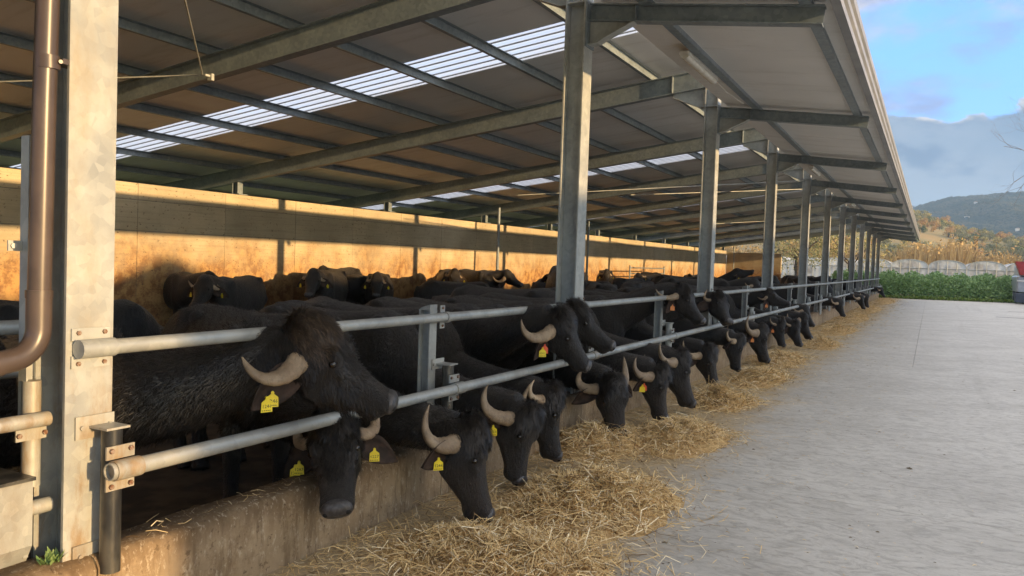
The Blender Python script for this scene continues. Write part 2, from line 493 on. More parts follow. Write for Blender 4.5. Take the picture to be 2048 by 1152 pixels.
MAT['straw'] = m_straw('dry_straw', (.52, .345, .145), (.92, .71, .37), (.93, .82, .58))
MAT['grit'] = simple('grit', (.11, .09, .06), (.24, .20, .14), 3., .9)
MAT['straw_bed'] = simple('straw_bed', (.42, .28, .115), (.60, .42, .20), 30., .9, bump=.8, bscale=60.)
def m_leaf(name, a, b, tr=.25, rough=.55):
    t = NT(name)
    r = t.rnd()
    c = t.mix(r, a, b)
    c = t.mix(t.math('MULTIPLY', t.objrnd(), .3), c, tuple(.6 * (p + q) for p, q in zip(a, b)))
    t.fin(c, rough, 0, .25)
    d = t.N.new('ShaderNodeBsdfTranslucent'); t.L.new(c, d.inputs[0])
    m = t.N.new('ShaderNodeMixShader'); m.inputs[0].default_value = tr
    t.L.new(t.b.outputs[0], m.inputs[1]); t.L.new(d.outputs[0], m.inputs[2]); t.L.new(m.outputs[0], t.out.inputs[0])
    return t.m
MAT['crop'] = m_leaf('green_crop_leaf', (.12, .22, .08), (.28, .40, .16))
MAT['grass'] = m_leaf('field_grass', (.10, .17, .03), (.20, .27, .06))
MAT['reed'] = m_leaf('dry_reed', (.30, .20, .075), (.55, .40, .18))
MAT['olive'] = m_leaf('olive_leaf', (.13, .14, .065), (.27, .265, .14))
MAT['autumn'] = m_leaf('autumn_leaf', (.28, .17, .055), (.50, .34, .13))
MAT['green_tree'] = m_leaf('green_leaf', (.055, .085, .03), (.13, .16, .06))
MAT['yellow_tree'] = m_leaf('yellowing_leaf', (.22, .20, .06), (.46, .40, .15))
MAT['bark'] = simple('bark', (.055, .042, .030), (.13, .10, .075), 8., .9, bump=.6, bscale=20.)
MAT['twig'] = simple('bare_twig', (.13, .11, .09), (.2, .17, .14), 8., .9)
MAT['meadow'] = simple('ochre_meadow', (.24, .17, .065), (.16, .15, .06), .05, .95)
MAT['soil'] = simple('field_soil', (.10, .10, .04), (.16, .17, .06), .4, .95)
def m_mountain():
    t = NT('wooded_mountain')
    n = t.noise(.035, 6, .62)
    c = t.mix(t.step(n, .38, .64), (.022, .040, .022), (.095, .090, .05))
    k = t.noise(.30, 5, .7)
    c = t.mix(t.step(k, .42, .62), c, (.012, .024, .014))
    t.bump(t.noise(.28, 6, .7), 1.0, 6.)
    return t.fin(c, .95, 0, .1)
MAT['mountain'] = m_mountain()
def m_film():
    t = NT('greenhouse_film')
    n = t.noise(.8, 5, .6)
    t.b.inputs['Base Color'].default_value = (.80, .81, .82, 1); t.b.inputs['Roughness'].default_value = .3
    d = t.N.new('ShaderNodeBsdfTransparent')
    m = t.N.new('ShaderNodeMixShader'); t.L.new(t.step(n, .35, .7, .20, .62), m.inputs[0])
    t.L.new(t.b.outputs[0], m.inputs[1]); t.L.new(d.outputs[0], m.inputs[2]); t.L.new(m.outputs[0], t.out.inputs[0])
    return t.m
MAT['film'] = m_film()
MAT['white_paint'] = simple('white_paint', (.62, .60, .56), (.72, .70, .66), 3., .6)
MAT['pink_plaster'] = simple('pink_plaster', (.42, .27, .30), (.36, .24, .28), 1., .8)
MAT['roof_tile'] = simple('terracotta_tile', (.38, .24, .16), (.30, .19, .13), 2., .8)
MAT['ochre_plaster'] = simple('ochre_plaster', (.55, .42, .18), (.45, .34, .15), 1., .8)
MAT['glass_dark'] = simple('dark_window_glass', (.03, .035, .04), None, rough=.1)
MAT['red_paint'] = simple('red_machine_paint', (.36, .035, .03), (.28, .03, .03), 4., .4)
MAT['grey_tank'] = simple('grey_tank', (.40, .42, .44), (.30, .32, .34), 4., .35, .5)
MAT['black_rubber'] = simple('black_rubber', (.02, .02, .022), (.035, .035, .037), 10., .7)
MAT['navy_box'] = simple('dark_blue_box', (.035, .045, .065), (.05, .06, .08), 6., .45)
MAT['corr_wall'] = simple('opposite_barn_cladding', (.30, .30, .29), (.36, .36, .34), 2., .6)

# ================================================================== LARGE STRUCTURE
PY = [-5.0, 0.0, 4.95, 10.1, 15.3, 20.5, 25.5, 30.4, 35.3, 40.1, 44.8, 49.5, 54.1]     # frames of the barn
Y0, Y1 = -5.6, 54.8
WX = -9.77                                                                            # inner face of the back wall
def zr(x): return 4.33 + .132 * x          # underside of a rafter
def zroof(x): return 4.33 + .28 + .108 + .132 * x
def zc(x): return 4.00 - .125 * x          # top of a canopy beam
SKY_Y = [(7.05, 8.08), (17.5, 18.5), (28.2, 29.2), (38.6, 39.6), (48.9, 49.9)]

# ---- ground
def build_ground():
    # one terrain sheet to the horizon; it rises to a low hill behind the greenhouses
    def hz(x, y):
        a = np.clip((y - 165) / 190, 0, 1); a = a * a * (3 - 2 * a)
        prof = np.interp(x, [-400, -120, -60, -20, -3, 3, 14, 24, 33, 60, 140, 400], [16, 21, 25, 25.5, 23.5, 21.8, 17.2, 15.2, 10.6, 6, 3, 2])
        w = .8 * np.sin(x * .11 + 1.) * np.cos(y * .07) + .5 * np.sin(x * .31 + y * .13)
        return a * (prof + w) - .05
    xs = np.concatenate([np.linspace(-1500, -160, 14), np.linspace(-150, 170, 81), np.linspace(180, 1500, 14)])
    ys = np.concatenate([np.linspace(-300, 50, 8), np.linspace(60, 160, 12), np.linspace(165, 420, 52), np.linspace(450, 1600, 10)])
    X, Y = np.meshgrid(xs, ys)
    Z = hz(X, Y)
    Z = np.where(Y > 420, Z * np.clip(1 - (Y - 420) / 400, 0, 1), Z)
    v = np.stack([X.ravel(), Y.ravel(), Z.ravel()], 1)
    nx, ny = len(xs), len(ys)
    i = np.arange(nx * ny).reshape(ny, nx)
    f = np.stack([i[:-1, :-1].ravel(), i[:-1, 1:].ravel(), i[1:, 1:].ravel(), i[1:, :-1].ravel()], 1)
    g = link('terrain', mesh_np('terrain', v, f, True), MAT['soil'])
    tag(g, 'flat farmland rising to an ochre meadow on a low hill', kind='structure')
    g.data.materials.append(MAT['meadow'])
    cen = v[f].mean(1)
    g.data.polygons.foreach_set('material_index', (cen[:, 1] > 135).astype(np.int32))
    return hz
HZ = build_ground()
def build_yard():
    base = MB(); base.box((-.02, -12, -.045), (25.9, 57.6, -.012)); b = base.build('yard', MAT['joint']); tag(b, 'pale grey concrete yard in front of the barn', kind='structure')
    # cast slabs, 9 mm apart, the joints recessed
    xs = [.06, 2.72, 7.2, 11.8, 16.4, 21.2, 25.9]; ys = [-12, -6.4, 3.945, 13.3, 22.9, 32.5, 42.1, 51.7, 57.6]
    for i in range(6):
        for j in range(8):
            x0, x1, ya, yb = xs[i], xs[i + 1], ys[j], ys[j + 1]
            if j < 3 and i == 1: continue
            if j < 3 and i == 0: x1 = xs[2]
            yc, yd = (yb, yb)
            if j == 7: yc, yd = min(57.6, 54.0 + .32 * (x0 - 1)), min(57.6, 54.0 + .32 * (x1 - 1))
            g = .0028; m = MB()
            lo, hi = -.030, 0.0
            p = [(x0 + g, ya + g), (x1 - g, ya + g), (x1 - g, yd - g), (x0 + g, yc - g)]
            c = .003
            q = [(x0 + g + c, ya + g + c), (x1 - g - c, ya + g + c), (x1 - g - c, yd - g - c), (x0 + g + c, yc - g - c)]
            vs = [(a, b_, lo) for a, b_ in p] + [(a, b_, hi - c * .5) for a, b_ in p] + [(a, b_, hi) for a, b_ in q]
            fs = [(8, 9, 10, 11)]
            for k in (0, 4):
                for e in range(4): fs.append((k + e, k + (e + 1) % 4, k + 4 + (e + 1) % 4, k + 4 + e))
            m.add(vs, fs); m.build('concrete_slab', MAT['yard'], b)
    fl = MB(); fl.box((WX, Y0, -.045), (-.17, 54.4, -.004)); tag(fl.build('barn_floor', MAT['litter_floor']), 'dark trodden floor inside the barn', kind='structure')
build_yard()

# ---- barn: steel frames, purlins, sandwich sheets, skylight strips, canopy
barn = thing('cattle_barn', (-4, 24, 0), 'long open-fronted steel cattle barn with a sloping roof and yard canopy', 'barn')
def build_barn():
    for n, y in enumerate(PY):
        m = MB()
        m.ibeam((-.1, y, .3), (-.1, y, 4.30), (1, 0, 0), .2, .2, .014, .010)
        for z in (3.99, 3.85 if False else 4.0): pass
        m.box((-.186, y - .095, 4.005), (-.014, y - .0055, 4.017)); m.box((-.186, y + .0055, 4.005), (-.014, y + .095, 4.017))
        m.box((-.23, y - .14, .300), (.0015, y + .14, .318))
        p = m.build('steel_post', MAT['galv'] if n != 1 else MAT['galv_rust'], barn)
        if n == 1: p['label'] = 'nearest post, rust streaked below'
        # rafter
        m = MB()
        def R(x, dz): return (x, y, zr(x) + dz)
        m.ibeam(R(-13.9, .14), R(.30, .14), (0, 0, 1), .28, .14, .013, .009)
        m.box((-.73, y - .068, zr(-.73) + .014), (-.718, y - .005, zr(-.73) + .268))
        r = m.build('rafter', MAT['frame'], barn)
        # knee plate inside, haunch plate outside
        m = MB()
        m.prism([(-.203, y, zr(-.2) - .002), (-.203, y, 4.02), (-.28, y, 4.02), (-.70, y, zr(-.7) - .05), (-.72, y, zr(-.72) - .002)], (0, .012, 0))
        m.bar((-.203, y, 4.013), (-.285, y, 4.013), .12, .012); m.bar((-.285, y, 4.013), (-.71, y, zr(-.71) - .056), .12, .012)
        m.build('knee_plate', MAT['galv'], barn)
        m = MB()
        m.prism([(.003, y, 3.855), (.003, y, 3.63), (.10, y, 3.64), (.20, y, 3.69), (.45, y, 3.80)], (0, .012, 0))
        pts = [(.003, y, 3.625), (.10, y, 3.634), (.20, y, 3.684), (.455, y, 3.795)]
        for a, b in zip(pts, pts[1:]): m.bar(a, b, .11, .010)
        m.build('haunch_plate', MAT['galv'], barn)
        m = MB()
        m.box((.0025, y - .1, 3.60), (.0145, y + .1, 4.02))
        m.ibeam((.0148, y, zc(.015) - .078), (2.06, y, zc(2.06) - .070), (0, 0, 1), .156, .12, .011, .008)
        m.box((.462, y - .058, zc(.46) - .143), (.472, y - .005, zc(.46) - .013))
        m.build('canopy_beam', MAT['frame'], barn)
        # stub that carries the rafter on the back wall
        m = MB(); m.ibeam((WX - .15, y, 2.785), (WX - .15, y, zr(WX - .15) + .003), (1, 0, 0), .16, .14)
        m.box((WX - .30, y - .12, 2.763), (WX + .02, y + .12, 2.784))
        m.build('wall_stub', MAT['frame'], barn)
    # purlins
    for k in range(11):
        x = -1.05 - 1.29 * k
        if x < -13.8: break
        m = MB(); z = zr(x) + .28
        m.box((x - .004, Y0, z + .002), (x + .004, Y1, z + .104)); m.box((x - .055, Y0, z + .002), (x - .0045, Y1, z + .010)); m.box((x + .0045, Y0, z + .098), (x + .055, Y1, z + .1045))
        m.build('purlin', MAT['frame'], barn)
    for x, hh in ((.55, .055), (1.92, .055)):
        m = MB(); z = zc(x)
        m.box((x - .045, Y0, z + .001), (x + .045, Y1, z + .008)); m.box((x - .045, Y0, z + .0085), (x - .037, Y1, z + hh)); m.box((x + .037, Y0, z + .0085), (x + .045, Y1, z + hh))
        m.build('canopy_purlin', MAT['frame'], barn)
    # roof sheets, about a metre wide; skylight strips let into them
    y = Y0; k = 0; edges = [Y0]
    for a, b in SKY_Y: edges += [a, b]
    edges.append(Y1)
    protos = {}
    for i in range(0, len(edges) - 1):
        a, b = edges[i], edges[i + 1]
        if i % 2 == 1:
            m = MB(); n = 41; vs = []; fs = []
            for q in range(n):
                t = q / (n - 1); yy = a - .03 + (b - a + .06) * t
                zz = .030 * (max(-.6, min(.6, math.sin(2 * math.pi * 5 * t))) / .6)
                for x in (-14.0, .35): vs.append((x, yy, zroof(x) + .038 + zz))
            for q in range(n - 1): fs.append((2 * q, 2 * q + 1, 2 * q + 3, 2 * q + 2))
            m.add(vs, fs, True)
            sk = m.build('skylight_strip', MAT['skylight'], barn)
            for c in range(5):
                yy = a + (b - a) * (.1 + .2 * c); m = MB(); x0, x1 = -14.0, .35
                vs = [(x, yy + dy, zroof(x) + dz_) for dz_ in (.000, .010) for x, dy in ((x0, -.016), (x1, -.016), (x1, .016), (x0, .016))]
                m.add(vs, [(0, 3, 2, 1), (4, 5, 6, 7), (0, 1, 5, 4), (1, 2, 6, 5), (2, 3, 7, 6), (3, 0, 4, 7)]); m.build('rib', MAT['skylight_rib'], sk)
            continue
        cnt = max(1, round((b - a) / 1.03)); w = (b - a) / cnt
        for c in range(cnt):
            ya, yb = a + w * c, a + w * (c + 1); dz = .0025 * ((c + i) % 2)
            m = MB(); x0, x1 = -14.0, .35
            vs = []
            for (x, yy, top) in ((x0, ya, 0), (x1, ya, 0), (x1, yb, 0), (x0, yb, 0), (x0, ya, 1), (x1, ya, 1), (x1, yb, 1), (x0, yb, 1)):
                vs.append((x, yy, zroof(x) + .002 + dz + top * .06))
            m.add(vs, [(0, 3, 2, 1), (4, 5, 6, 7), (0, 1, 5, 4), (1, 2, 6, 5), (2, 3, 7, 6), (3, 0, 4, 7)])
            m.build('roof_sheet', MAT['sheet'], barn)
    cnt = 59; w = (Y1 - Y0) / cnt
    for c in range(cnt):
        ya, yb = Y0 + w * c, Y0 + w * (c + 1); dz = .002 * (c % 2)
        m = MB(); vs = []
        for (x, yy, top) in ((.08, ya, 0), (2.125, ya, 0), (2.125, yb, 0), (.08, yb, 0), (.08, ya, 1), (2.125, ya, 1), (2.125, yb, 1), (.08, yb, 1)):
            vs.append((x, yy, zc(x) + .058 + dz + top * .035))
        m.add(vs, [(0, 3, 2, 1), (4, 5, 6, 7), (0, 1, 5, 4), (1, 2, 6, 5), (2, 3, 7, 6), (3, 0, 4, 7)])
        m.build('canopy_sheet', MAT['sheet'], barn)
    # ribbed eave fascia
    prof = [(2.130, 3.700), (2.205, 3.702), (2.205, 3.765), (2.18, 3.785), (2.18, 3.825), (2.208, 3.845), (2.208, 3.905), (2.183, 3.925), (2.183, 3.965), (2.212, 3.985), (2.212, 4.06), (2.130, 4.06)]
    m = MB(); n = len(prof)
    vs = [(x, Y0, z) for x, z in prof] + [(x, Y1, z) for x, z in prof]
    m.add(vs, [(i, (i + 1) % n, n + (i + 1) % n, n + i) for i in range(n)] + [tuple(range(n - 1, -1, -1)), tuple(range(n, 2 * n))])
    m.build('eave_fascia', MAT['fascia'], barn)
    # wind bracing rods under the roof
    def rod(p, q, r=.009):
        m = MB(); m.tube([p, q], r, 6); m.build('bracing_rod', MAT['rail'], barn)
    def rp(n, x): return (x, PY[n], zr(x) - .03)
    rod((-9.6, 1.05, zr(-9.6) - .04), (-4.80, 4.66, zr(-4.8) - .04)); rod((-.25, .12, zr(-.25) - .04), (-4.76, 4.66, zr(-4.76) - .04))
    rod((-6.1, PY[4] + .1, zr(-6.1) - .33), (-.25, PY[5] - .1, 3.97), .012)
    rod(rp(5, -5.0), rp(6, -.4), .012); rod(rp(5, -.4), rp(6, -5.0), .012); rod((-4.9, PY[7] + .1, zr(-4.9) - .33), (-.25, PY[8] - .1, 3.97), .012)
    m = MB(); c = V(-4.78, 4.80, zr(-4.78) - .03)
    m.box(c - V(.035, .02, .05), c + V(.035, .02, .03)); m.box(c - V(.014, .09, .012), c + V(.014, -.021, .012)); m.bolt(c + V(0, -.021, .0), (0, -1, 0), .012, .02)
    m.build('rod_bracket', MAT['galv'], barn)
build_barn()

# ---- back wall, cast in lifts
def build_wall():
    w = thing('concrete_wall', (WX - .15, 24, 0), 'long stained concrete back wall lit by low sun', 'wall')
    m = MB(); m.box((WX - .30, Y0, 0), (WX - .012, 54.45, 2.755)); m.build('wall_core', MAT['joint'], w)
    ys = [Y0] + [1.58 + 2.02 * k for k in range(-3, 27) if Y0 < 1.58 + 2.02 * k < 54.] + [54.45]
    rows = [(0., 1.90), (1.908, 2.455), (2.463, 2.760)]
    for (z0, z1) in rows:
        for a, b in zip(ys, ys[1:]):
            o = random.uniform(-.0025, .0025); g = .003; m = MB()
            f = WX + o; c = .005; x0 = WX - .010
            vs = [(x0, a + g, z0), (x0, b - g, z0), (x0, b - g, z1), (x0, a + g, z1), (f - c, a + g, z0), (f - c, b - g, z0), (f - c, b - g, z1), (f - c, a + g, z1), (f, a + g + c, z0 + c), (f, b - g - c, z0 + c), (f, b - g - c, z1 - c), (f, a + g + c, z1 - c)]
            fs = [(8, 9, 10, 11)]
            for k in (0, 4):
                for e in range(4): fs.append((k + e, k + (e + 1) % 4, k + 4 + (e + 1) % 4, k + 4 + e))
            m.add(vs, fs); m.build('concrete_panel', MAT['wall'], w)
    e = thing('concrete_end_wall', (-7.7, 54.6, 0), 'short concrete cross wall standing at the far end of the barn', 'wall')
    for (x0, x1) in ((-9.76, -7.9), (-7.895, -6.08)):
        for (z0, z1) in ((0, 1.3), (1.306, 2.66)):
            m = MB(); m.bbox((x0 + .003, 54.46, z0), (x1 - .003, 54.70, z1), .006); m.build('concrete_panel', MAT['wall'], e)
build_wall()

# ---- feed kerb
def build_kerb():
    k = thing('feed_kerb', (-.05, 24, 0), 'low dirty concrete kerb along the feed line under the rails', 'kerb')
    ys = []
    for a, b in zip(PY, PY[1:]): ys += [a, (a + b) / 2 + .05]
    ys.append(PY[-1] + .5)
    for a, b in zip(ys, ys[1:]):
        n = 14; x0, x1 = -.17, .062; h = .375; r = .045; vs = []; fs = []
        prof = [(x1, -.02), (x1, h - r)] + [(x1 - r + r * math.cos(q), h - r + r * math.sin(q)) for q in (math.pi / 6, math.pi / 3, math.pi / 2)] + [(x0 + r, h + .004), (x0, h - r), (x0, -.02)]
        m = len(prof)
        for i in range(n + 1):
            y = a + .004 + (b - a - .008) * i / n
            for j, (x, z) in enumerate(prof):
                j_ = .004 * math.sin(y * 7.3 + j * 2.1) + .003 * math.sin(y * 19.1 + j)
                vs.append((x + (j_ if j < 4 else 0), y, z + (j_ if 1 < j < 7 else 0)))
        for i in range(n):
            for j in range(m - 1): fs.append((i * m + j, (i + 1) * m + j, (i + 1) * m + j + 1, i * m + j + 1))
        mb = MB(); mb.add(vs, fs, True); mb.add(vs[:m], [tuple(range(m))]); mb.add(vs[-m:], [tuple(range(m - 1, -1, -1))])
        mb.build('kerb_block', MAT['kerb'], k)
build_kerb()

# ---- feed barrier: two long pipes on the posts, stubs and mid posts with clamps
def clamp_plate(m, c, z, half=.075, x=.0):
    pass
def build_barrier():
    b = thing('feed_barrier', (.05, 24, 0), 'galvanized two-rail feed barrier running the whole length of the barn', 'barrier')
    ZU, ZL, RU, RL = 1.205, .735, .031, .034
    XU, XL = .040, .155
    m = MB(); m.tube([(XU, -.06, ZU), (XU, 20, ZU), (XU, 37, ZU), (XU, 54.3, ZU)], RU, 14, hollow=True); m.build('upper_rail', MAT['rail'], b)
    m = MB(); m.tube([(XL, -.02, ZL), (XL, 20, ZL), (XL, 37, ZL), (XL, 55.2, ZL)], RL, 14, hollow=True); m.build('lower_rail', MAT['rail'], b)
    mids = [(a + c) / 2 + .08 for a, c in zip(PY[1:], PY[2:])]
    mids[0] = 2.46
    for i, y in enumerate(PY[1:] + mids):
        mid = i >= len(PY) - 1
        near = y < 6
        if mid:
            m = MB(); m.ibeam((-.047, y, .30), (-.047, y, 1.25), (1, 0, 0), .08, .08, .008, .006)
            m.box((-.0065, y - .042, .45), (.0008, y + .042, 1.29))
            m.prism([(-.095, y, 1.251), (-.0066, y, 1.251), (-.0066, y, 1.29), (-.07, y, 1.27)], (0, .08, 0))
            for zz in (.62, .95, 1.12): m.bolt((.0008, y + .03, zz), (1, 0, 0), .008, .003)
            m.build('mid_post', MAT['mid_steel'], b)
        # stub pipe that carries the lower rail
        ys = y + .05 if not mid else y + .09
        m = MB(); m.tube([(.072, ys, .31), (.072, ys, .885)], .040, 14)
        m.build('stub_pipe', MAT['dark_pipe'] if near else MAT['galv'], b)
        m = MB(); m2 = MB()
        m.box((.0015, ys - .11, .845), (.0095, ys + .055, .935)) if not mid else m.box((.0015, ys - .10, .855), (.0095, ys + .045, .925))
        m.box((.0098, ys - .055, .886), (.118, ys + .048, .895))
        m2.box((.0015, ys - .115, .335), (.0095, ys + .05, .425)); m2.prism([(.0098, ys - .05, .345), (.0098, ys - .008, .345), (.034, ys - .008, .345), (.034, ys - .034, .345)], (0, 0, .010))
        for dy, zz in ((-.085, .890), (.033, .890)): m.bolt((.0095, ys + dy, zz), (1, 0, 0), .010, .009)
        m2.bolt((.0095, ys - .085, .38), (1, 0, 0), .010, .009)
        m.build('stub_bracket', MAT['galv_rust'] if near else MAT['galv'], b); m2.build('stub_bracket', MAT['galv_rust'] if near else MAT['galv'], b)
        # clamp round the lower rail
        m = MB()
        yc = ys + .005; L = .058
        m.tube([(XL, yc - L, ZL), (XL, yc + L, ZL)], RL + .006, 14, cap=True)
        for s in (1, -1):
            z0 = ZL + s * .036; z1 = ZL + s * .088
            m.box((XL - .042, yc - L - .004, min(z0, z1)), (XL - .034, yc + L + .004, max(z0, z1)))
        c = m.build('rail_clamp', MAT['galv_rust'] if near else MAT['galv'], b)
        for s in (1, -1):
            for dy in (-.042, .042):
                m = MB(); m.bolt((XL - .034, yc + dy, ZL + s * .070), (1, 0, 0), .0105, .011)
                if y < 11: m.build('bolt', MAT['bolt'], c)
        # clamp of the upper rail
        yu = y + (.03 if not mid else .10)
        m = MB(); L = .055 if not mid else .022
        if i == 0: yu, L = .0, .075
        m.tube([(XU, yu - L, ZU), (XU, yu + L, ZU)], RU + .006, 14)
        for s in (1, -1):
            z0 = ZU + s * .030; z1 = ZU + s * .078
            m.box((.0018, yu - L - .006, min(z0, z1)), (.0085, yu + L + .006, max(z0, z1)))
        c = m.build('rail_clamp', MAT['galv_rust'] if near else MAT['galv'], b)
        for s in (1, -1):
            for dy in ((-.055, .055) if L > .03 else (0,)):
                m = MB(); m.bolt((.0085, yu + dy, ZU + s * .060), (1, 0, 0), .0095, .009)
                if y < 11: m.build('bolt', MAT['bolt'], c)
build_barrier()

# ---- left of the nearest post: end gate pipes, downpipe, trough
def build_left():
    g = thing('pen_gate', (-.1, -.5, .4), 'weathered pipe gate beside the nearest post, left of the barrier', 'gate')
    def pipe(name, p, q, r=.029, hol=False, mat='galv_rust'):
        m = MB(); m.tube([p, q], r, 14, hollow=hol); return m.build(name, MAT[mat], g)
    pipe('gate_rail', (-.11, -1.6, .925), (-.11, -.095, .925)); pipe('gate_rail', (-.11, -1.6, .585), (-.11, -.085, .585))
    pipe('gate_stile', (-.175, -.122, .655), (-.175, -.122, 1.07), .034)
    pipe('gate_rail', (-.72, -1.6, 1.235), (-.62, .2, 1.235), .033, mat='rail'); pipe('gate_rail', (-.72, -1.6, 1.045), (-.62, .2, 1.045), .033, mat='rail')
    m = MB(); m.box((-.140, -.205, .845), (-.134, -.085, .905)); m.tube([(-.175, -.122, .875 - .035), (-.175, -.122, .875 + .035)], .038, 14)
    c = m.build('gate_clamp', MAT['galv_rust'], g)
    for y in (-.195, -.095):
        m = MB(); m.bolt((-.134, y, .868), (1, 0, 0), .010, .011); m.build('bolt', MAT['bolt'], c)
    m = MB(); m.box((-.215, -.150, .9), (-.205, -.100, 2.02)); m.box((-.205, -.150, .9), (-.165, -.143, 2.02)); m.build('gate_upright', MAT['galv'], g)
    m = MB(); m.box((-.2045, -.205, 1.575), (-.1975, -.151, 1.615)); m.bolt((-.1975, -.185, 1.595), (1, -.3, 0), .011, .012); m.build('gate_lug', MAT['galv'], g)
    d = thing('downpipe', (-.06, -.13, .9), 'brown plastic downpipe with an elbow at its foot beside the nearest post', 'downpipe')
    m = MB(); r = .041
    m.tube([(-.035, -.145, 3.6), (-.060, -.158, 2.15), (-.070, -.162, 1.34)], r, 20); m.build('pipe', MAT['pvc'], d)
    m = MB(); pts = []
    for q in np.linspace(0, math.pi / 2 * .88, 9): pts.append((-.070, -.162 - .115 + .115 * math.cos(q), 1.345 - .115 * math.sin(q) - .06))
    pts = [(-.070, -.162, 1.42), (-.070, -.162, 1.345)] + pts
    a = V(*pts[-1]); pts.append(tuple(a + V(0, -.35, -.05)))
    m.tube(pts, r * 1.09, 20); m.build('elbow', MAT['pvc'], d)
    m = MB(); m.tube([(-.070, -.162, 1.40), (-.070, -.162, 1.43)], r * 1.16, 20); m.build('pipe_collar', MAT['pvc'], d); m = MB()
    p = a + V(0, -.05, -.007); m.tube([tuple(p), tuple(p + V(0, -.035, -.005))], r * 1.18, 20)
    m.build('pipe_collar', MAT['pvc'], d)
    m = MB(); m.tube([(-.052, -.153, 2.26), (-.054, -.153, 2.31)], r * 1.07, 20); m.box((-.075, -.125, 2.285), (-.003, -.060, 2.305)); m.box((-.0155, -.075, 2.27), (-.0025, .0, 2.31)) if False else None
    m.bolt((-.012, -.13, 2.29), (1, -.4, 0), .008, .012)
    m.build('pipe_clip', MAT['pvc'], d)
    t = thing('water_trough', (-.25, -.8, .1), 'grey steel water trough on the kerb left of the nearest post', 'trough')
    m = MB(); x0, x1 = -.62, -.08
    prof = [(x1, .70), (x1 + .0, .45), (x1 - .05, .36), (x0 + .05, .36), (x0, .45), (x0, .70), (x0 + .02, .70), (x0 + .02, .46), (x0 + .06, .385), (x1 - .06, .385), (x1 - .02, .46), (x1 - .02, .70)]
    n = len(prof); vs = [(x, -1.8, z) for x, z in prof] + [(x, -.17, z) for x, z in prof]
    m.add(vs, [(i, (i + 1) % n, n + (i + 1) % n, n + i) for i in range(n)] + [tuple(range(n - 1, -1, -1)), tuple(range(n, 2 * n))])
    m.box((x0 + .022, -.19, .40), (x1 - .022, -.172, .70)); m.build('basin', MAT['mid_steel'], t)
    m = MB(); m.box((x0 - .01, -.60, .703), (x1 + .012, -.165, .716)); m.build('lid', MAT['dark_pipe'], t)
    m = MB(); m.box((-.40, -1.8, 0), (-.18, -.25, .358)); m.build('plinth', MAT['kerb'], t)
    # tuft of weeds in the kerb corner
    m = MB()
    for i in range(46):
        a = random.uniform(0, 6.28); l = random.uniform(.03, .075); c = V(-.03 + random.uniform(-.02, .02), -.135 + random.uniform(-.03, .03), .375)
        d_ = V(math.cos(a) * .6, math.sin(a) * .6, random.uniform(.3, 1.1)); d_ = nrm(d_); s = nrm(np.cross(d_, V(0, 0, 1))) * .008
        m.add([c, c + d_ * l * .6 - s, c + d_ * l, c + d_ * l * .6 + s], [(0, 1, 2, 3)])
    w = m.build('weed', MAT['crop']); tag(w, 'small green weed growing at the foot of the nearest post', 'weed')
build_left()

# ---- strip lights on the canopy purlin
def strip_light(y0, label):
    x = .45; z = zc(x) - .012
    t = thing('strip_light', (x, y0 + .7, z), label, 'light')
    def zz(v): return z - .02
    m = MB(); m.bbox((x - .055, y0, z - .045), (x + .055, y0 + 1.35, z), .008)
    m.build('housing', MAT['lamp_white'], t)
    m = MB(); n = 9; vs = []
    for yy in (y0 + .02, y0 + 1.33):
        for q in range(n):
            a = math.pi * q / (n - 1); vs.append((x + .048 * math.cos(a), yy, z - .046 - .038 * math.sin(a)))
    m.add(vs, [(q, q + 1, n + q + 1, n + q) for q in range(n - 1)], True); m.add(vs[:n], [tuple(range(n))]); m.add(vs[n:], [tuple(range(n - 1, -1, -1))])
    m.build('diffuser', MAT['lamp_lens'], t)
    m = MB()
    for yy in (y0 + .25, y0 + 1.1): m.box((x + .0, yy - .015, z + .0005), (x + .1, yy + .015, z + .014))
    m.build('fixing_strap', MAT['galv'], t)
    m = MB(); m.tube([(x, y0 + 1.34, z - .02), (x + .02, y0 + 1.9, z - .06), (x + .04, y0 + 2.9, z - .03)], .007, 6); m.build('cable', MAT['lamp_white'], t)
strip_light(6.55, 'white strip light under the canopy past the second post, the nearest and largest')
strip_light(16.9, 'white strip light under the canopy between the fourth and fifth posts')
strip_light(27.0, 'small white strip light far along the canopy past the sixth post')

# ---- building across the yard, out of the picture: it throws the shade on the yard
def build_opposite():
    o = thing('opposite_barn', (43, 30, 0), 'long tall barn across the yard, outside the picture', 'barn')
    X = 26.0; ya, yb = -2.70, 75
    m = MB(); m.box((X, ya, 0), (X + 14, yb, 6.2)); m.build('wall', MAT['corr_wall'], o)
    m = MB(); m.prism([(X - .4, (ya + yb) / 2, 6.21), (X + 14.4, (ya + yb) / 2, 6.21), (X + 7, (ya + yb) / 2, 7.2)], (0, yb - ya, 0)); m.build('roof', MAT['sheet'], o)
    m = MB(); m.prism([(X - .41, 2.3, 6.22), (X - .41, 6.0, 6.22), (X - .41, 4.15, 6.92)], (.3, 0, 0)); m.build('gable', MAT['corr_wall'], o)
build_opposite()

# ================================================================== WATER BUFFALO
HEAD_A = np.array([-.07, -.04, .00, .06, .12, .18, .24, .30, .36, .42, .47, .505, .525, .538])
HEAD_W = np.array([.072, .108, .128, .138, .138, .130, .117, .105, .096, .091, .091, .085, .072, .042])
HEAD_T = np.array([.010, .050, .076, .086, .078, .060, .042, .028, .019, .015, .016, .012, .001, -.020])
HEAD_B = np.array([-.11, -.150, -.180, -.205, -.222, -.226, -.214, -.192, -.166, -.146, -.134, -.122, -.104, -.070])

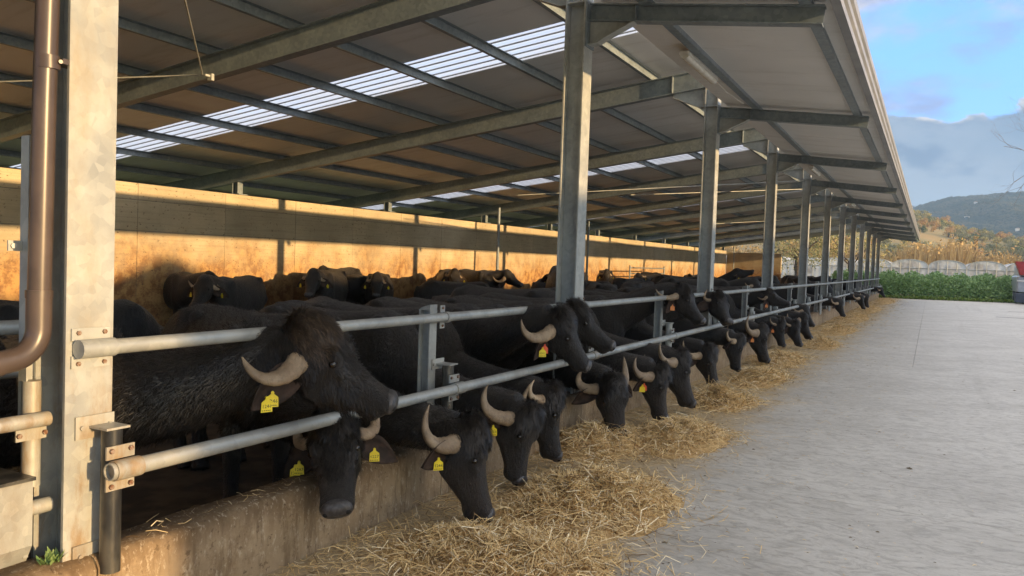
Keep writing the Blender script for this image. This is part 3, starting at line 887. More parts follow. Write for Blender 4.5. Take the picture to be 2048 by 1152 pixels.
def rings_mesh(rings, n=24):
    """rings: list of (centre, side axis, up axis, half width, top, bottom, exponent)"""
    vs = []
    q = np.arange(n) * 2 * np.pi / n
    for (c, s, u, w, t, b, e) in rings:
        cs, sn = np.cos(q), np.sin(q)
        x = np.sign(cs) * np.abs(cs) ** (2 / e) * w
        mid = (t + b) / 2; hh = (t - b) / 2
        y = mid + np.sign(sn) * np.abs(sn) ** (2 / e) * hh
        vs.append(c + np.outer(x, s) + np.outer(y, u))
    m = len(rings)
    vs = np.concatenate(vs + [np.mean(vs[0], 0)[None], np.mean(vs[-1], 0)[None]])
    f4 = []; f3 = []
    for i in range(m - 1):
        for k in range(n): f4.append((i * n + k, i * n + (k + 1) % n, (i + 1) * n + (k + 1) % n, (i + 1) * n + k))
    for k in range(n):
        f3.append((m * n, (k + 1) % n, k)); f3.append((m * n + 1, (m - 1) * n + k, (m - 1) * n + (k + 1) % n))
    return vs, f4, f3
def ellipsoid(c, ax, r, n=14, m=9):
    vs = []; 
    for i in range(m + 1):
        t = math.pi * i / m
        for k in range(n):
            q = 2 * math.pi * k / n
            vs.append(c + ax[0] * r[0] * math.sin(t) * math.cos(q) + ax[1] * r[1] * math.sin(t) * math.sin(q) + ax[2] * r[2] * math.cos(t))
    f = [(i * n + k, (i + 1) * n + k, (i + 1) * n + (k + 1) % n, i * n + (k + 1) % n) for i in range(m) for k in range(n)]
    return np.array(vs), f, []
def chain(pts, rad, n=14):
    """tapered limb through pts"""
    pts = [np.asarray(p, float) for p in pts]; P = []; R = []
    for i in range(len(pts) - 1):
        for t in (0, .5): P.append(pts[i] * (1 - t) + pts[i + 1] * t); R.append(rad[i] * (1 - t) + rad[i + 1] * t)
    P.append(pts[-1]); R.append(rad[-1])
    rings = []
    for i, p in enumerate(P):
        t = nrm(P[min(i + 1, len(P) - 1)] - P[max(i - 1, 0)])
        s = nrm(np.cross(t, V(0.02, .99, .05))) if abs(t[1]) < .9 else nrm(np.cross(t, V(1, 0, 0)))
        u = np.cross(s, t)
        rings.append((p, s, u, R[i], R[i], -R[i], 2))
    return rings_mesh(rings, n)

def fuse(parts, voxel, it=4):
    mb_v = []; f4 = []; f3 = []; o = 0
    for v, a, b in parts:
        mb_v.append(v)
        if len(a): f4.append(np.array(a) + o)
        if len(b): f3.append(np.array(b) + o)
        o += len(v)
    me = mesh_np('tmp', np.concatenate(mb_v), [np.concatenate(f4), np.concatenate(f3)] if f3 else np.concatenate(f4))
    ob = bpy.data.objects.new('tmp', me); COL.objects.link(ob)
    md = ob.modifiers.new('r', 'REMESH'); md.mode = 'VOXEL'; md.voxel_size = voxel; md.use_smooth_shade = True
    sm = ob.modifiers.new('s', 'SMOOTH'); sm.factor = .5; sm.iterations = it
    dg = bpy.context.evaluated_depsgraph_get(); dg.update()
    out = bpy.data.meshes.new_from_object(ob.evaluated_get(dg))
    bpy.data.objects.remove(ob); bpy.data.meshes.remove(me)
    return out

def hermite(p0, t0, p1, t1, n):
    out = []
    for i in range(n):
        t = i / (n - 1); a = 2 * t ** 3 - 3 * t ** 2 + 1; b = t ** 3 - 2 * t ** 2 + t; c = -2 * t ** 3 + 3 * t ** 2; d = t ** 3 - t ** 2
        out.append(a * p0 + b * t0 + c * p1 + d * t1)
    return out

def head_frame(d, uh, heading):
    d = nrm(d)
    u = np.asarray(uh, float) if uh is not None else nrm(heading * .75 + V(0, 0, 1.))
    u = nrm(u - d * (u @ d)); s = np.cross(d, u)
    return d, u, s

def text_mesh(txt, size):
    c = bpy.data.curves.new('t', 'FONT'); c.body = txt; c.size = size; c.align_x = 'CENTER'; c.resolution_u = 1
    o = bpy.data.objects.new('t', c); COL.objects.link(o)
    dg = bpy.context.evaluated_depsgraph_get(); dg.update()
    me = bpy.data.meshes.new_from_object(o.evaluated_get(dg))
    v = np.array([p.co[:] for p in me.vertices]); f = [tuple(p.vertices) for p in me.polygons]
    bpy.data.objects.remove(o); bpy.data.curves.remove(c); bpy.data.meshes.remove(me)
    return v, f

def leaf_ear(base, ax, wid, nor, L=.25, W=.062, cup=.35):
    """cupped leaf-shaped ear, two skins"""
    n, m = 11, 7; top = []; bot = []
    for i in range(n):
        t = i / (n - 1)
        w = W * (math.sin(math.pi * min(1, .10 + .92 * t) ** .8) ** .75) * (1.0 if t < .5 else 1.05) + .004
        c = base + ax * L * t - V(0, 0, 1) * .035 * t * t
        for j in range(m):
            q = -1 + 2 * j / (m - 1)
            p = c + wid * w * q + nor * (-cup * w * (1 - q * q))
            top.append(p); bot.append(p - nor * (.012 * (1 - q * q) + .003))
    v = top + bot; N = n * m; f = []
    for i in range(n - 1):
        for j in range(m - 1):
            a = i * m + j
            f.append((a, a + 1, a + m + 1, a + m)); f.append((N + a, N + a + m, N + a + m + 1, N + a + 1))
    rim = [i * m for i in range(n)] + [(n - 1) * m + j for j in range(1, m)] + [i * m + m - 1 for i in range(n - 2, -1, -1)] + [j for j in range(m - 2, 0, -1)]
    for a, b in zip(rim, rim[1:] + rim[:1]): f.append((a, b, N + b, N + a))
    return v, f

def ear_tag(ear, pos, nor, color, number, scale=1.0):
    """plaque hanging from the ear: outline with a narrow neck, printed number"""
    nor = nrm(nor); dn = V(0, 0, -1); dn = nrm(dn - nor * (dn @ nor)); rt = np.cross(dn, nor) * -1.0
    rt = nrm(np.cross(nor, dn))
    k = scale
    out = [(-.006, .0), (.006, 0), (.008, .012), (.026, .026), (.028, .072), (-.028, .072), (-.026, .026), (-.008, .012)]
    pol = [pos + rt * x * k + dn * y * k for x, y in out]
    m = MB(); m.prism(pol, nor * .0028); m.tube([pos + dn * .004 - nor * .006, pos + dn * .004 + nor * .007], .0075 * k, 8)
    t = m.build('ear_tag', MAT[color], ear)
    if number:
        v, f = text_mesh(number, .024 * k)
        P = [pos + dn * (.052 * k - y) + rt * x + nor * .0019 for x, y, z in v]
        m = MB(); m.add(P, f)
        for i in range(5): 
            a = pos + dn * .064 * k + rt * (-.020 + .009 * i) * k + nor * .0019
            m.add([a - rt * .003 * k - dn * .002 * k, a + rt * .003 * k - dn * .002 * k, a + rt * .003 * k + dn * .002 * k, a - rt * .003 * k + dn * .002 * k], [(0, 1, 2, 3)])
        m.build('tag_number', MAT['ink'], t)

HORN = np.array([(.095, .055, -.050), (.158, .064, -.100), (.222, .045, -.160), (.262, -.005, -.202), (.272, -.070, -.212), (.264, -.130, -.198), (.246, -.180, -.172)])
def buffalo(label, P, d, uh, W, heading, voxel=.028, horns=1.0, tags=(), fur=0, group='water buffalo in the barn', k=None, droop=.25, hsc=1.0, back=1.0, brown=False, hcurl=0.0, ear_sweep=0., ndrop=0.):
    P = V(*P); W = V(*W); h = nrm(V(heading[0], heading[1], 0)); l = V(-h[1], h[0], 0); z = V(0, 0, 1)
    d, u, s = head_frame(V(*d), None if uh is None else V(*uh), h)
    k = W[2] / 1.32 if k is None else k
    root = thing('water_buffalo', (W[0], W[1], 0), label, 'buffalo', group)
    parts = []
    # trunk
    B = [-.30, -.24, -.12, .05, .30, .65, 1.00, 1.25, 1.43, 1.56, 1.60]
    T = [.98, 1.10, 1.22, 1.315, 1.285, 1.265, 1.29, 1.315, 1.26, 1.12, 1.02]
    U = [.76, .66, .58, .54, .50, .47, .52, .60, .68, .78, .86]
    Wd = [.09, .165, .225, .265, .335, .375, .360, .315, .255, .165, .08]
    rings = []
    bb = np.linspace(B[0], B[-1], 22)
    for b in bb:
        t, bo, w = (np.interp(b, B, q) for q in (T, U, Wd))
        rings.append((V(W[0], W[1], 0) - h * b * k * back, l, z, w * k, t * k, bo * k, 2.25))
    parts.append(rings_mesh(rings, 28))
    # hip bones and shoulder blades
    for sg in (1, -1):
        parts.append(ellipsoid(V(W[0], W[1], 1.22 * k) - h * 1.18 * k * back + l * sg * .21 * k, (h, l, z), (.10 * k, .07 * k, .07 * k)))
        parts.append(ellipsoid(V(W[0], W[1], .98 * k) - h * .02 * k + l * sg * .17 * k, (h, l, z), (.16 * k, .10 * k, .30 * k)))
        parts.append(ellipsoid(V(W[0], W[1], .95 * k) - h * 1.28 * k * back + l * sg * .16 * k, (h, l, z), (.22 * k, .12 * k, .28 * k)))
    # neck
    low = min(1., max(0., (1.0 - P[2]) / .35))          # 1: head at the feed, 0: head held up
    n0 = V(W[0], W[1], W[2] - (.38 + .04 * low) * k) - h * .12; n1 = P - d * .005 * hsc - u * .085 * hsc
    dist = np.linalg.norm(n1 - n0)
    t0 = (h * .9 + z * .25 * (n1[2] - n0[2])) * dist * (1 - low) + (h * .62 - z * .62) * dist * low
    t1 = nrm(d * .5 + u * .5 + h * .45) * dist * .8 * (1 - low) + nrm(h * 1. + u * .25 + d * .10) * dist * .75 * low
    pts = hermite(n0, t0, n1, t1, 12)
    pts = [q - z * ndrop * math.sin(math.pi * i / 11) for i, q in enumerate(pts)]
    rings = []
    for i, p in enumerate(pts):
        t = i / 11; tg = nrm(pts[min(i + 1, 11)] - pts[max(i - 1, 0)])
        up = nrm(z * (1 - t) + h * .25 + u * t * .9); up = nrm(up - tg * (up @ tg)); sd_ = np.cross(tg, up)
        w = np.interp(t, [0, .35, .7, 1], [.23, .175, .142, .118]) * k; hh = np.interp(t, [0, .35, .7, 1], [.34, .245 - .03 * low, .185 - .02 * low, .140]) * k
        rings.append((p, sd_, up, w, hh, -hh, 2.2))
    parts.append(rings_mesh(rings, 24))
    # head
    def H(ss, a, uu): return P + (s * ss + d * a + u * uu) * hsc
    aa = np.linspace(-.07, .538, 26)
    rings = [(P + d * a * hsc, s, u, np.interp(a, HEAD_A, HEAD_W) * hsc, np.interp(a, HEAD_A, HEAD_T) * hsc, np.interp(a, HEAD_A, HEAD_B) * hsc, 2.5) for a in aa]
    parts.append(rings_mesh(rings, 24))
    ax = (s, d, u)
    def E(c, r): parts.append(ellipsoid(H(*c), ax, tuple(q * hsc for q in r)))
    E((0, .035, .045), (.100, .125, .074))
    for sg in (1, -1):
        E((sg * .098, .165, .030), (.036, .058, .034))
        E((sg * .110, .222, -.010), (.020, .042, .022))
        E((sg * .072, .180, -.130), (.054, .110, .092))
        E((sg * .060, .495, -.034), (.034, .044, .042))
        E((sg * .095, .050, -.045), (.046, .056, .050))
        E((sg * .112, .085, -.100), (.034, .034, .036))
    E((0, .450, -.128), (.054, .070, .034))
    # legs
    for sg in (1, -1):
        A = V(W[0], W[1], 0) - h * .02 * k + l * sg * .15 * k; j = .05 * sg * h
        parts.append(chain([A + z * .85 * k, A + z * .62 * k - h * .03, A + j + z * .42 * k, A + j + z * .40 * k, A + j + z * .16 * k, A + j + z * .10 * k + h * .02, A + j + z * .0 + h * .05], [.12, .085, .060, .058, .045, .052, .068]))
        A = V(W[0], W[1], 0) - h * 1.32 * k * back + l * sg * .16 * k; j = -.06 * sg * h
        parts.append(chain([A + z * .92 * k, A + h * .12 + z * .72 * k, A - h * .08 + j + z * .47 * k, A - h * .10 + j + z * .44 * k, A - h * .04 + j + z * .16 * k, A + j + z * .10 * k, A + h * .04 + j], [.17, .125, .066, .062, .047, .052, .068]))
    A = V(W[0], W[1], 0) - h * 1.57 * k * back
    parts.append(chain([A + z * 1.16 * k, A - h * .07 + z * 1.0 * k, A - h * .08 + z * .7 * k, A - h * .05 + z * .45 * k], [.05, .032, .026, .034], 10))
    me = fuse(parts, voxel, 4 if voxel < .02 else 3)
    me.transform(Matrix.Translation(-Vector(org(root))))
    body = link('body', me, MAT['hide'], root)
    # horns, ears, eyes, nose
    for sg in (1, -1):
        cp = HORN * V(horns, horns, horns); cp = cp.copy(); cp[0] = HORN[0]; cp[:, 2] += hcurl * np.linspace(0, 1, 7) ** 2
        jt = np.linspace(0, 1, 7)[:, None]; cp = cp + jt * RNG.normal(0, .022, 3) + jt ** 2 * RNG.normal(0, .030, 3)
        tt = np.linspace(0, 6, 25); hp = np.stack([np.interp(tt, range(7), cp[:, i]) for i in range(3)], 1)
        for _ in range(3): hp[1:-1] = (hp[:-2] + 2 * hp[1:-1] + hp[2:]) / 4
        m = MB(); n = 12; vs = []
        pp = [H(sg * a, b, c) for a, b, c in hp]
        for i, p in enumerate(pp):
            t = i / 24; tg = nrm(pp[min(i + 1, 24)] - pp[max(i - 1, 0)])
            n1_ = nrm(u - tg * (u @ tg)); n2_ = np.cross(tg, n1_)
            r = np.interp(t, [0, .12, .45, .8, 1], [.046, .050, .040, .021, .004]) * hsc * min(1.1, horns)
            r *= 1 + (.060 * math.sin(t * 60 + math.sin(t * 23)) * (1 - t) if .05 < t < .62 else 0)
            for q in range(n):
                a = 2 * math.pi * q / n; ca, sa = math.cos(a), math.sin(a)
                vs.append(p + n2_ * r * ca * 1.12 + n1_ * r * .80 * (sa if sa > 0 else sa * .9))
        m.add(vs, [(i * n + q, i * n + (q + 1) % n, (i + 1) * n + (q + 1) % n, (i + 1) * n + q) for i in range(24) for q in range(n)], True)
        m.add(vs[:n], [tuple(range(n - 1, -1, -1))]); m.add(vs[-n:], [tuple(range(n))])
        m.build('horn', MAT['horn'], root)
        eb = H(sg * .112, .085, -.104)
        ea = nrm(s * sg * .85 - d * (.08 + ear_sweep) - u * .42 - z * droop); en = nrm(u * .8 + d * .35 - z * .05); en = nrm(en - ea * (en @ ea)); ew = np.cross(ea, en)
        v, f = leaf_ear(eb, ea, ew, en, .265 * hsc, .074 * hsc)
        m = MB(); m.add(v, f, True); ear = m.build('ear', MAT['ear'], root)
        for tg_ in tags:
            side, color, num = tg_[:3]; frac = tg_[3] if len(tg_) > 3 else .5; fn = V(*tg_[4]) if len(tg_) > 4 else None
            if side != sg: continue
            pos = eb + ea * .255 * hsc * frac - V(0, 0, 1) * .035 * frac ** 2 + en * .012
            cam = CAM - pos; cam[2] = 0; cam = nrm(cam)
            ear_tag(ear, pos, fn if fn is not None else nrm(cam + en * .3), color, num)
        m = MB(); m.ball(H(sg * .1205, .190, .004), .0185 * hsc, 12, 8); m.build('eye', MAT['eye'], root)
    # nose pad with nostrils
    aa = [.478, .490, .505, .520, .534, .546, .553]
    rings = [(P + d * a * hsc, s, u, w * hsc, t * hsc, b * hsc, 2.6) for a, w, t, b in zip(aa, [.042, .066, .082, .084, .078, .061, .032], [.018, .021, .022, .018, .008, -.005, -.018], [-.022, -.036, -.056, -.070, -.072, -.064, -.046])]
    v, a4, a3 = rings_mesh(rings, 20); m = MB(); m.add(v, a4, True); m.add(v, a3, True)
    nose = m.build('nose', MAT['nose'], root)
    for sg in (1, -1):
        m = MB()
        v, f, _ = ellipsoid(H(sg * .056, .528, -.022), (s, d, u), (.018 * hsc, .024 * hsc, .018 * hsc), 10, 7); m.add(v, f, True)
        m.build('nostril', MAT['nostril'], nose)
    if not fur and P[1] < 17.5 and voxel < .031 and P[0] > -1: fur = 6000
    if fur: add_fur(root, body, P, d, u, s, h, fur, hsc, brown)
    return root

def add_fur(root, body, P, d, u, s, h, count, hsc, brown):
    me = body.data; o = org(root)
    nv = len(me.vertices); co = np.empty(nv * 3, np.float32); me.vertices.foreach_get('co', co); co = co.reshape(-1, 3) + o
    no = np.empty(nv * 3, np.float32); me.vertex_normals.foreach_get('vector', no) if hasattr(me, 'vertex_normals') else me.vertices.foreach_get('normal', no)
    no = no.reshape(-1, 3)
    rel = co - P; a = rel @ d / hsc; uu = rel @ u / hsc; ss = rel @ s / hsc
    dist = np.linalg.norm(rel - np.clip(a, -.05, .5)[:, None] * d * hsc, axis=1)
    head = (dist < .26) & (a > -.10)
    wgt = np.where(head, 3.2, .55)
    wgt = np.where(head & (a > .36), .9, wgt)
    wgt = np.where(head & (a < .12) & (uu > -.02), 6.0, wgt)
    reln = np.linalg.norm(rel, axis=1); wgt = np.where((~head) & (reln < .95), 1.5, wgt)
    wgt = np.where(co[:, 2] < .45, .1, wgt)
    wgt = np.where((np.abs(a - .19) < .03) & (np.abs(np.abs(ss) - .12) < .03), .0, wgt)
    wgt = np.where(head & (a > .475), 0, wgt)
    idx = RNG.choice(nv, count, p=wgt / wgt.sum())
    p = co[idx] + RNG.normal(0, .006, (count, 3)); n = no[idx]
    hd = head[idx]; top = hd & (a[idx] < .14) & (uu[idx] > -.02); jaw = hd & (uu[idx] < -.06)
    L = np.where(top, RNG.uniform(.03, .062, count), np.where(jaw, RNG.uniform(.02, .045, count), np.where(hd, RNG.uniform(.012, .028, count), RNG.uniform(.018, .045, count))))
    flow = np.where(hd[:, None], d[None] * .9, (-h * .8 - V(0, 0, .5))[None])
    clump = np.sin(p @ V(61, 47, 53))[:, None] * s[None] * .35 + np.sin(p @ V(-43, 71, 39))[:, None] * np.cross(s, d)[None] * .2
    flow = flow + clump + np.where(jaw[:, None], V(0, 0, -.55)[None] - d[None] * .5, 0) + np.where(top[:, None], s[None] * np.sign(ss[idx])[:, None] * .35, 0)
    fl = flow - n * np.sum(flow * n, 1)[:, None]
    lift = np.where(top, .38, np.where(jaw, .30, .20))[:, None]
    dr = fl + n * lift + RNG.normal(0, .16, (count, 3)); dr /= np.linalg.norm(dr, axis=1)[:, None]
    sd_ = np.cross(dr, n); sd_ /= np.linalg.norm(sd_, axis=1)[:, None] + 1e-9
    w = np.where(top, .0019, .0014)[:, None]
    mid = p + dr * (L * .55)[:, None]; tip = p + (dr * .9 - V(0, 0, .25)[None]) * L[:, None]
    p = p - n * .003
    v = np.stack([p - sd_ * w, p + sd_ * w, mid + sd_ * w * .8, mid - sd_ * w * .8, tip], 1).reshape(-1, 3) - o
    b = (np.arange(count) * 5)[:, None]
    f4 = b + np.array([[0, 1, 2, 3]]); f3 = b + np.array([[3, 2, 4]])
    fm = link('fur', mesh_np('fur', v, [f4, f3]), MAT['fur'], root)
    fm['kind'] = 'stuff'
    if brown:
        fm.data.materials.append(MAT['fur_sunlit_brown'])
        mi = np.zeros(count, np.int32); mi[top] = 1
        fm.data.polygons.foreach_set('material_index', np.concatenate([mi, mi]))

# ---- the feeding row: pose of every head (poll, face direction, forehead direction), withers and heading
FEEDERS = [
    ('large shaggy sunlit-brown-crowned buffalo with head raised over the lower rail, nearest the camera', (0.210, 0.983, 1.210), (0.658, 0.481, -0.579), (0.150, -0.100, 1.000), (-0.740, 0.500, 1.240), (0.920, 0.300), dict(hsc=1.060, voxel=.013, horns=.92, hcurl=-.03, tags=((1,'tag_yellow','1246',.62),(1,'tag_yellow','1246',.74,(.95,-.35,0))), fur=60000, brown=True, droop=.85, ear_sweep=.85, ndrop=.11)),
    ('buffalo hanging its head below the lower rail facing the camera, tag in each ear', (0.079, 1.377, 0.692), (0.483, -0.502, -0.717), (0.420, -0.800, 0.600), (-0.720, 1.620, 1.200), (0.800, -0.500), dict(hsc=0.980, voxel=.013, horns=.82, tags=((1,'tag_yellow','1287',.50),(1,'tag_yellow','1287',.62),(-1,'tag_yellow','0227',.42)), fur=48000, droop=.30, hcurl=.06)),
    ('buffalo head in profile nosing straw by the kerb, pale sickle horn and tag 1284', (0.495, 2.118, 0.582), (0.370, -0.037, -0.928), (0.860, 0.400, 0.250), (-0.750, 2.220, 1.210), (1.000, 0.000), dict(hsc=1.020, voxel=.014, horns=1.0, tags=((1,'tag_yellow','1284',.55),), fur=36000, droop=.2)),
    ('buffalo eating straw with a swirled forelock, third lowered head from the near post', (0.466, 2.981, 0.547), (0.059, -0.195, -0.979), (0.950, 0.050, 0.200), (-0.730, 3.020, 1.200), (1.000, -0.020), dict(hsc=0.920, voxel=.016, horns=1.0, tags=((1,'tag_yellow','1250',.55),), fur=16000, droop=.2)),
    ('buffalo with lowered head and upright horn, tucked behind the swirl-crowned one', (0.344, 3.604, 0.596), (0.255, -0.057, -0.965), (0.850, 0.450, 0.200), (-0.770, 3.620, 1.200), (1.000, 0.000), dict(hsc=0.970, voxel=.018, horns=.8, fur=14000, droop=.2, hcurl=.05)),
    ('buffalo resting its chin on the lower rail before the second post, red and yellow tags', (0.326, 3.761, 1.178), (0.459, 0.335, -0.823), None, (-0.740, 4.220, 1.210), (0.950, -0.200), dict(hsc=0.920, voxel=.017, horns=1.05, tags=((1,'tag_red',None,.45),(1,'tag_yellow','1301',.58)), fur=14000, droop=.4, ndrop=.07)),
    ('hornless-looking buffalo muzzle poking right from behind the head at the second post', (0.136, 4.484, 1.192), (0.746, 0.252, -0.616), (0.100, -0.100, 1.000), (-0.740, 4.800, 1.190), (0.950, -0.100), dict(hsc=0.920, voxel=.02, horns=.7, fur=12000, ndrop=.07)),
    ('buffalo with lowered head facing the camera, just past the second post, both horns showing', (0.472, 4.667, 0.569), (0.208, -0.075, -0.975), (0.750, -0.620, 0.200), (-0.670, 5.250, 1.200), (0.900, -0.350), dict(hsc=0.946, voxel=.02, horns=.95, fur=14000, droop=.3)),
    ('lowered buffalo head with a red and yellow tag, beside the largest straw heap', (0.572, 5.714, 0.565), (0.211, -0.048, -0.976), (0.950, 0.150, 0.200), (-0.670, 5.920, 1.200), (1.000, 0.000), dict(hsc=0.937, voxel=.02, horns=1.0, tags=((1,'tag_red',None,.4),(1,'tag_yellow',None,.52)), fur=12000, droop=.3)),
    ('lowered buffalo head in profile with pale ringed eye, right behind the red-tagged one', (0.510, 6.581, 0.627), (0.374, -0.001, -0.928), (0.900, 0.420, 0.200), (-0.720, 6.620, 1.210), (1.000, 0.000), dict(hsc=1.071, voxel=.022, horns=.95, fur=9000)),
    ('buffalo nosing a small straw heap under the two heads raised between rails', (0.423, 8.294, 0.546), (0.283, 0.074, -0.956), (0.900, -0.200, 0.200), (-0.720, 8.300, 1.200), (1.000, 0.000), dict(hsc=0.920, voxel=.022, horns=.95, fur=9000)),
    ('buffalo with raised head and orange tag, left one of the pair between the rails', (0.184, 7.782, 1.310), (0.648, -0.050, -0.760), None, (-0.740, 7.550, 1.210), (0.950, 0.050), dict(hsc=0.920, voxel=.022, horns=.9, tags=((1,'tag_orange',None,.45),), fur=9000, droop=.5)),
    ('buffalo with raised head staring out between the rails, right one of the pair', (0.253, 9.469, 1.173), (0.507, -0.588, -0.630), None, (-0.740, 9.150, 1.210), (0.950, -0.150), dict(hsc=0.920, voxel=.022, horns=.75, fur=9000, hcurl=.08)),
    ('lowered buffalo head with blunt forehead just beyond the third post', (0.429, 10.105, 0.564), (0.102, -0.065, -0.993), (0.900, 0.300, 0.200), (-0.720, 10.050, 1.200), (1.000, 0.000), dict(hsc=0.920, voxel=.024, horns=.9)),
    ('buffalo eating straw under a long white curved horn, beyond the third post', (0.462, 11.614, 0.625), (0.307, -0.013, -0.952), (0.900, 0.250, 0.200), (-0.720, 11.600, 1.210), (1.000, 0.000), dict(hsc=1.080, voxel=.024, horns=1.15, tags=((1,'tag_orange',None,.5),))),
    ('buffalo in profile with raised head and orange tag, before the fourth post', (0.053, 14.372, 1.139), (0.917, 0.143, -0.372), (0.100, -0.100, 1.000), (-0.870, 14.350, 1.210), (0.950, 0.000), dict(hsc=0.920, voxel=.026, horns=.7, tags=((1,'tag_orange',None,.5),), droop=.5)),
    ('small lowered buffalo head with an orange tag under the raised head at the fourth post', (0.298, 14.625, 0.555), (0.261, -0.020, -0.965), None, (-0.720, 13.900, 1.200), (1.000, 0.150), dict(hsc=0.929, voxel=.028, horns=.7, tags=((1,'tag_orange',None,.5),))),
    ('lowered buffalo head beside the fourth post with nose in straw', (0.516, 15.018, 0.533), (0.368, -0.011, -0.930), None, (-0.670, 15.350, 1.200), (1.000, -0.100), dict(hsc=0.920, voxel=.028, horns=.7)),
    ('buffalo with a white crescent horn bending down past the fourth post', (0.381, 17.087, 0.567), (0.453, 0.012, -0.891), None, (-0.770, 16.900, 1.210), (1.000, 0.000), dict(hsc=1.031, voxel=.028, horns=1.15)),
    ('last buffalo of the dense feeding row, muzzle stretched over the kerb', (0.289, 18.091, 0.711), (0.536, 0.027, -0.844), None, (-0.790, 18.100, 1.210), (1.000, 0.000), dict(hsc=0.920, voxel=.03, horns=1.0)),
    ('buffalo lifting its head high above the others beside the third post', (-1.973, 21.001, 1.490), (0.969, 0.203, 0.140), (-0.200, 0.000, 1.000), (-2.870, 21.200, 1.250), (1.000, 0.000), dict(hsc=0.920, voxel=.03, horns=.5, tags=((1,'tag_yellow',None,.5),(-1,'tag_yellow',None,.5)), k=1.02, droop=.4)),
    ('lone buffalo head lowered over the kerb far along the rail', (0.499, 24.259, 0.700), (0.383, -0.004, -0.924), None, (-0.720, 24.100, 1.200), (1.000, 0.000), dict(hsc=0.920, voxel=.034, horns=.9)),
    ('far buffalo with white horn, left of a pair lowered over the kerb', (0.570, 31.725, 0.660), (0.369, -0.000, -0.930), None, (-0.720, 31.600, 1.200), (1.000, 0.000), dict(hsc=0.934, voxel=.036, horns=1.1)),
    ('far buffalo lowered over the kerb, right of a distant pair', (0.654, 33.371, 0.673), (0.245, -0.013, -0.970), None, (-0.720, 33.400, 1.200), (1.000, 0.000), dict(hsc=0.920, voxel=.036, horns=.8)),
    ('farthest buffalo head leaning out at the end of the rail', (0.529, 46.637, 0.722), (0.501, 0.008, -0.866), None, (-0.720, 46.500, 1.200), (1.000, 0.000), dict(hsc=0.920, voxel=.04, horns=.8)),
]
USE_HAZE = True
for (lab, P_, d_, u_, W_, h_, opt) in FEEDERS:
    buffalo(lab, P_, d_, u_, W_, h_, group='buffalo feeding along the rail', **opt)

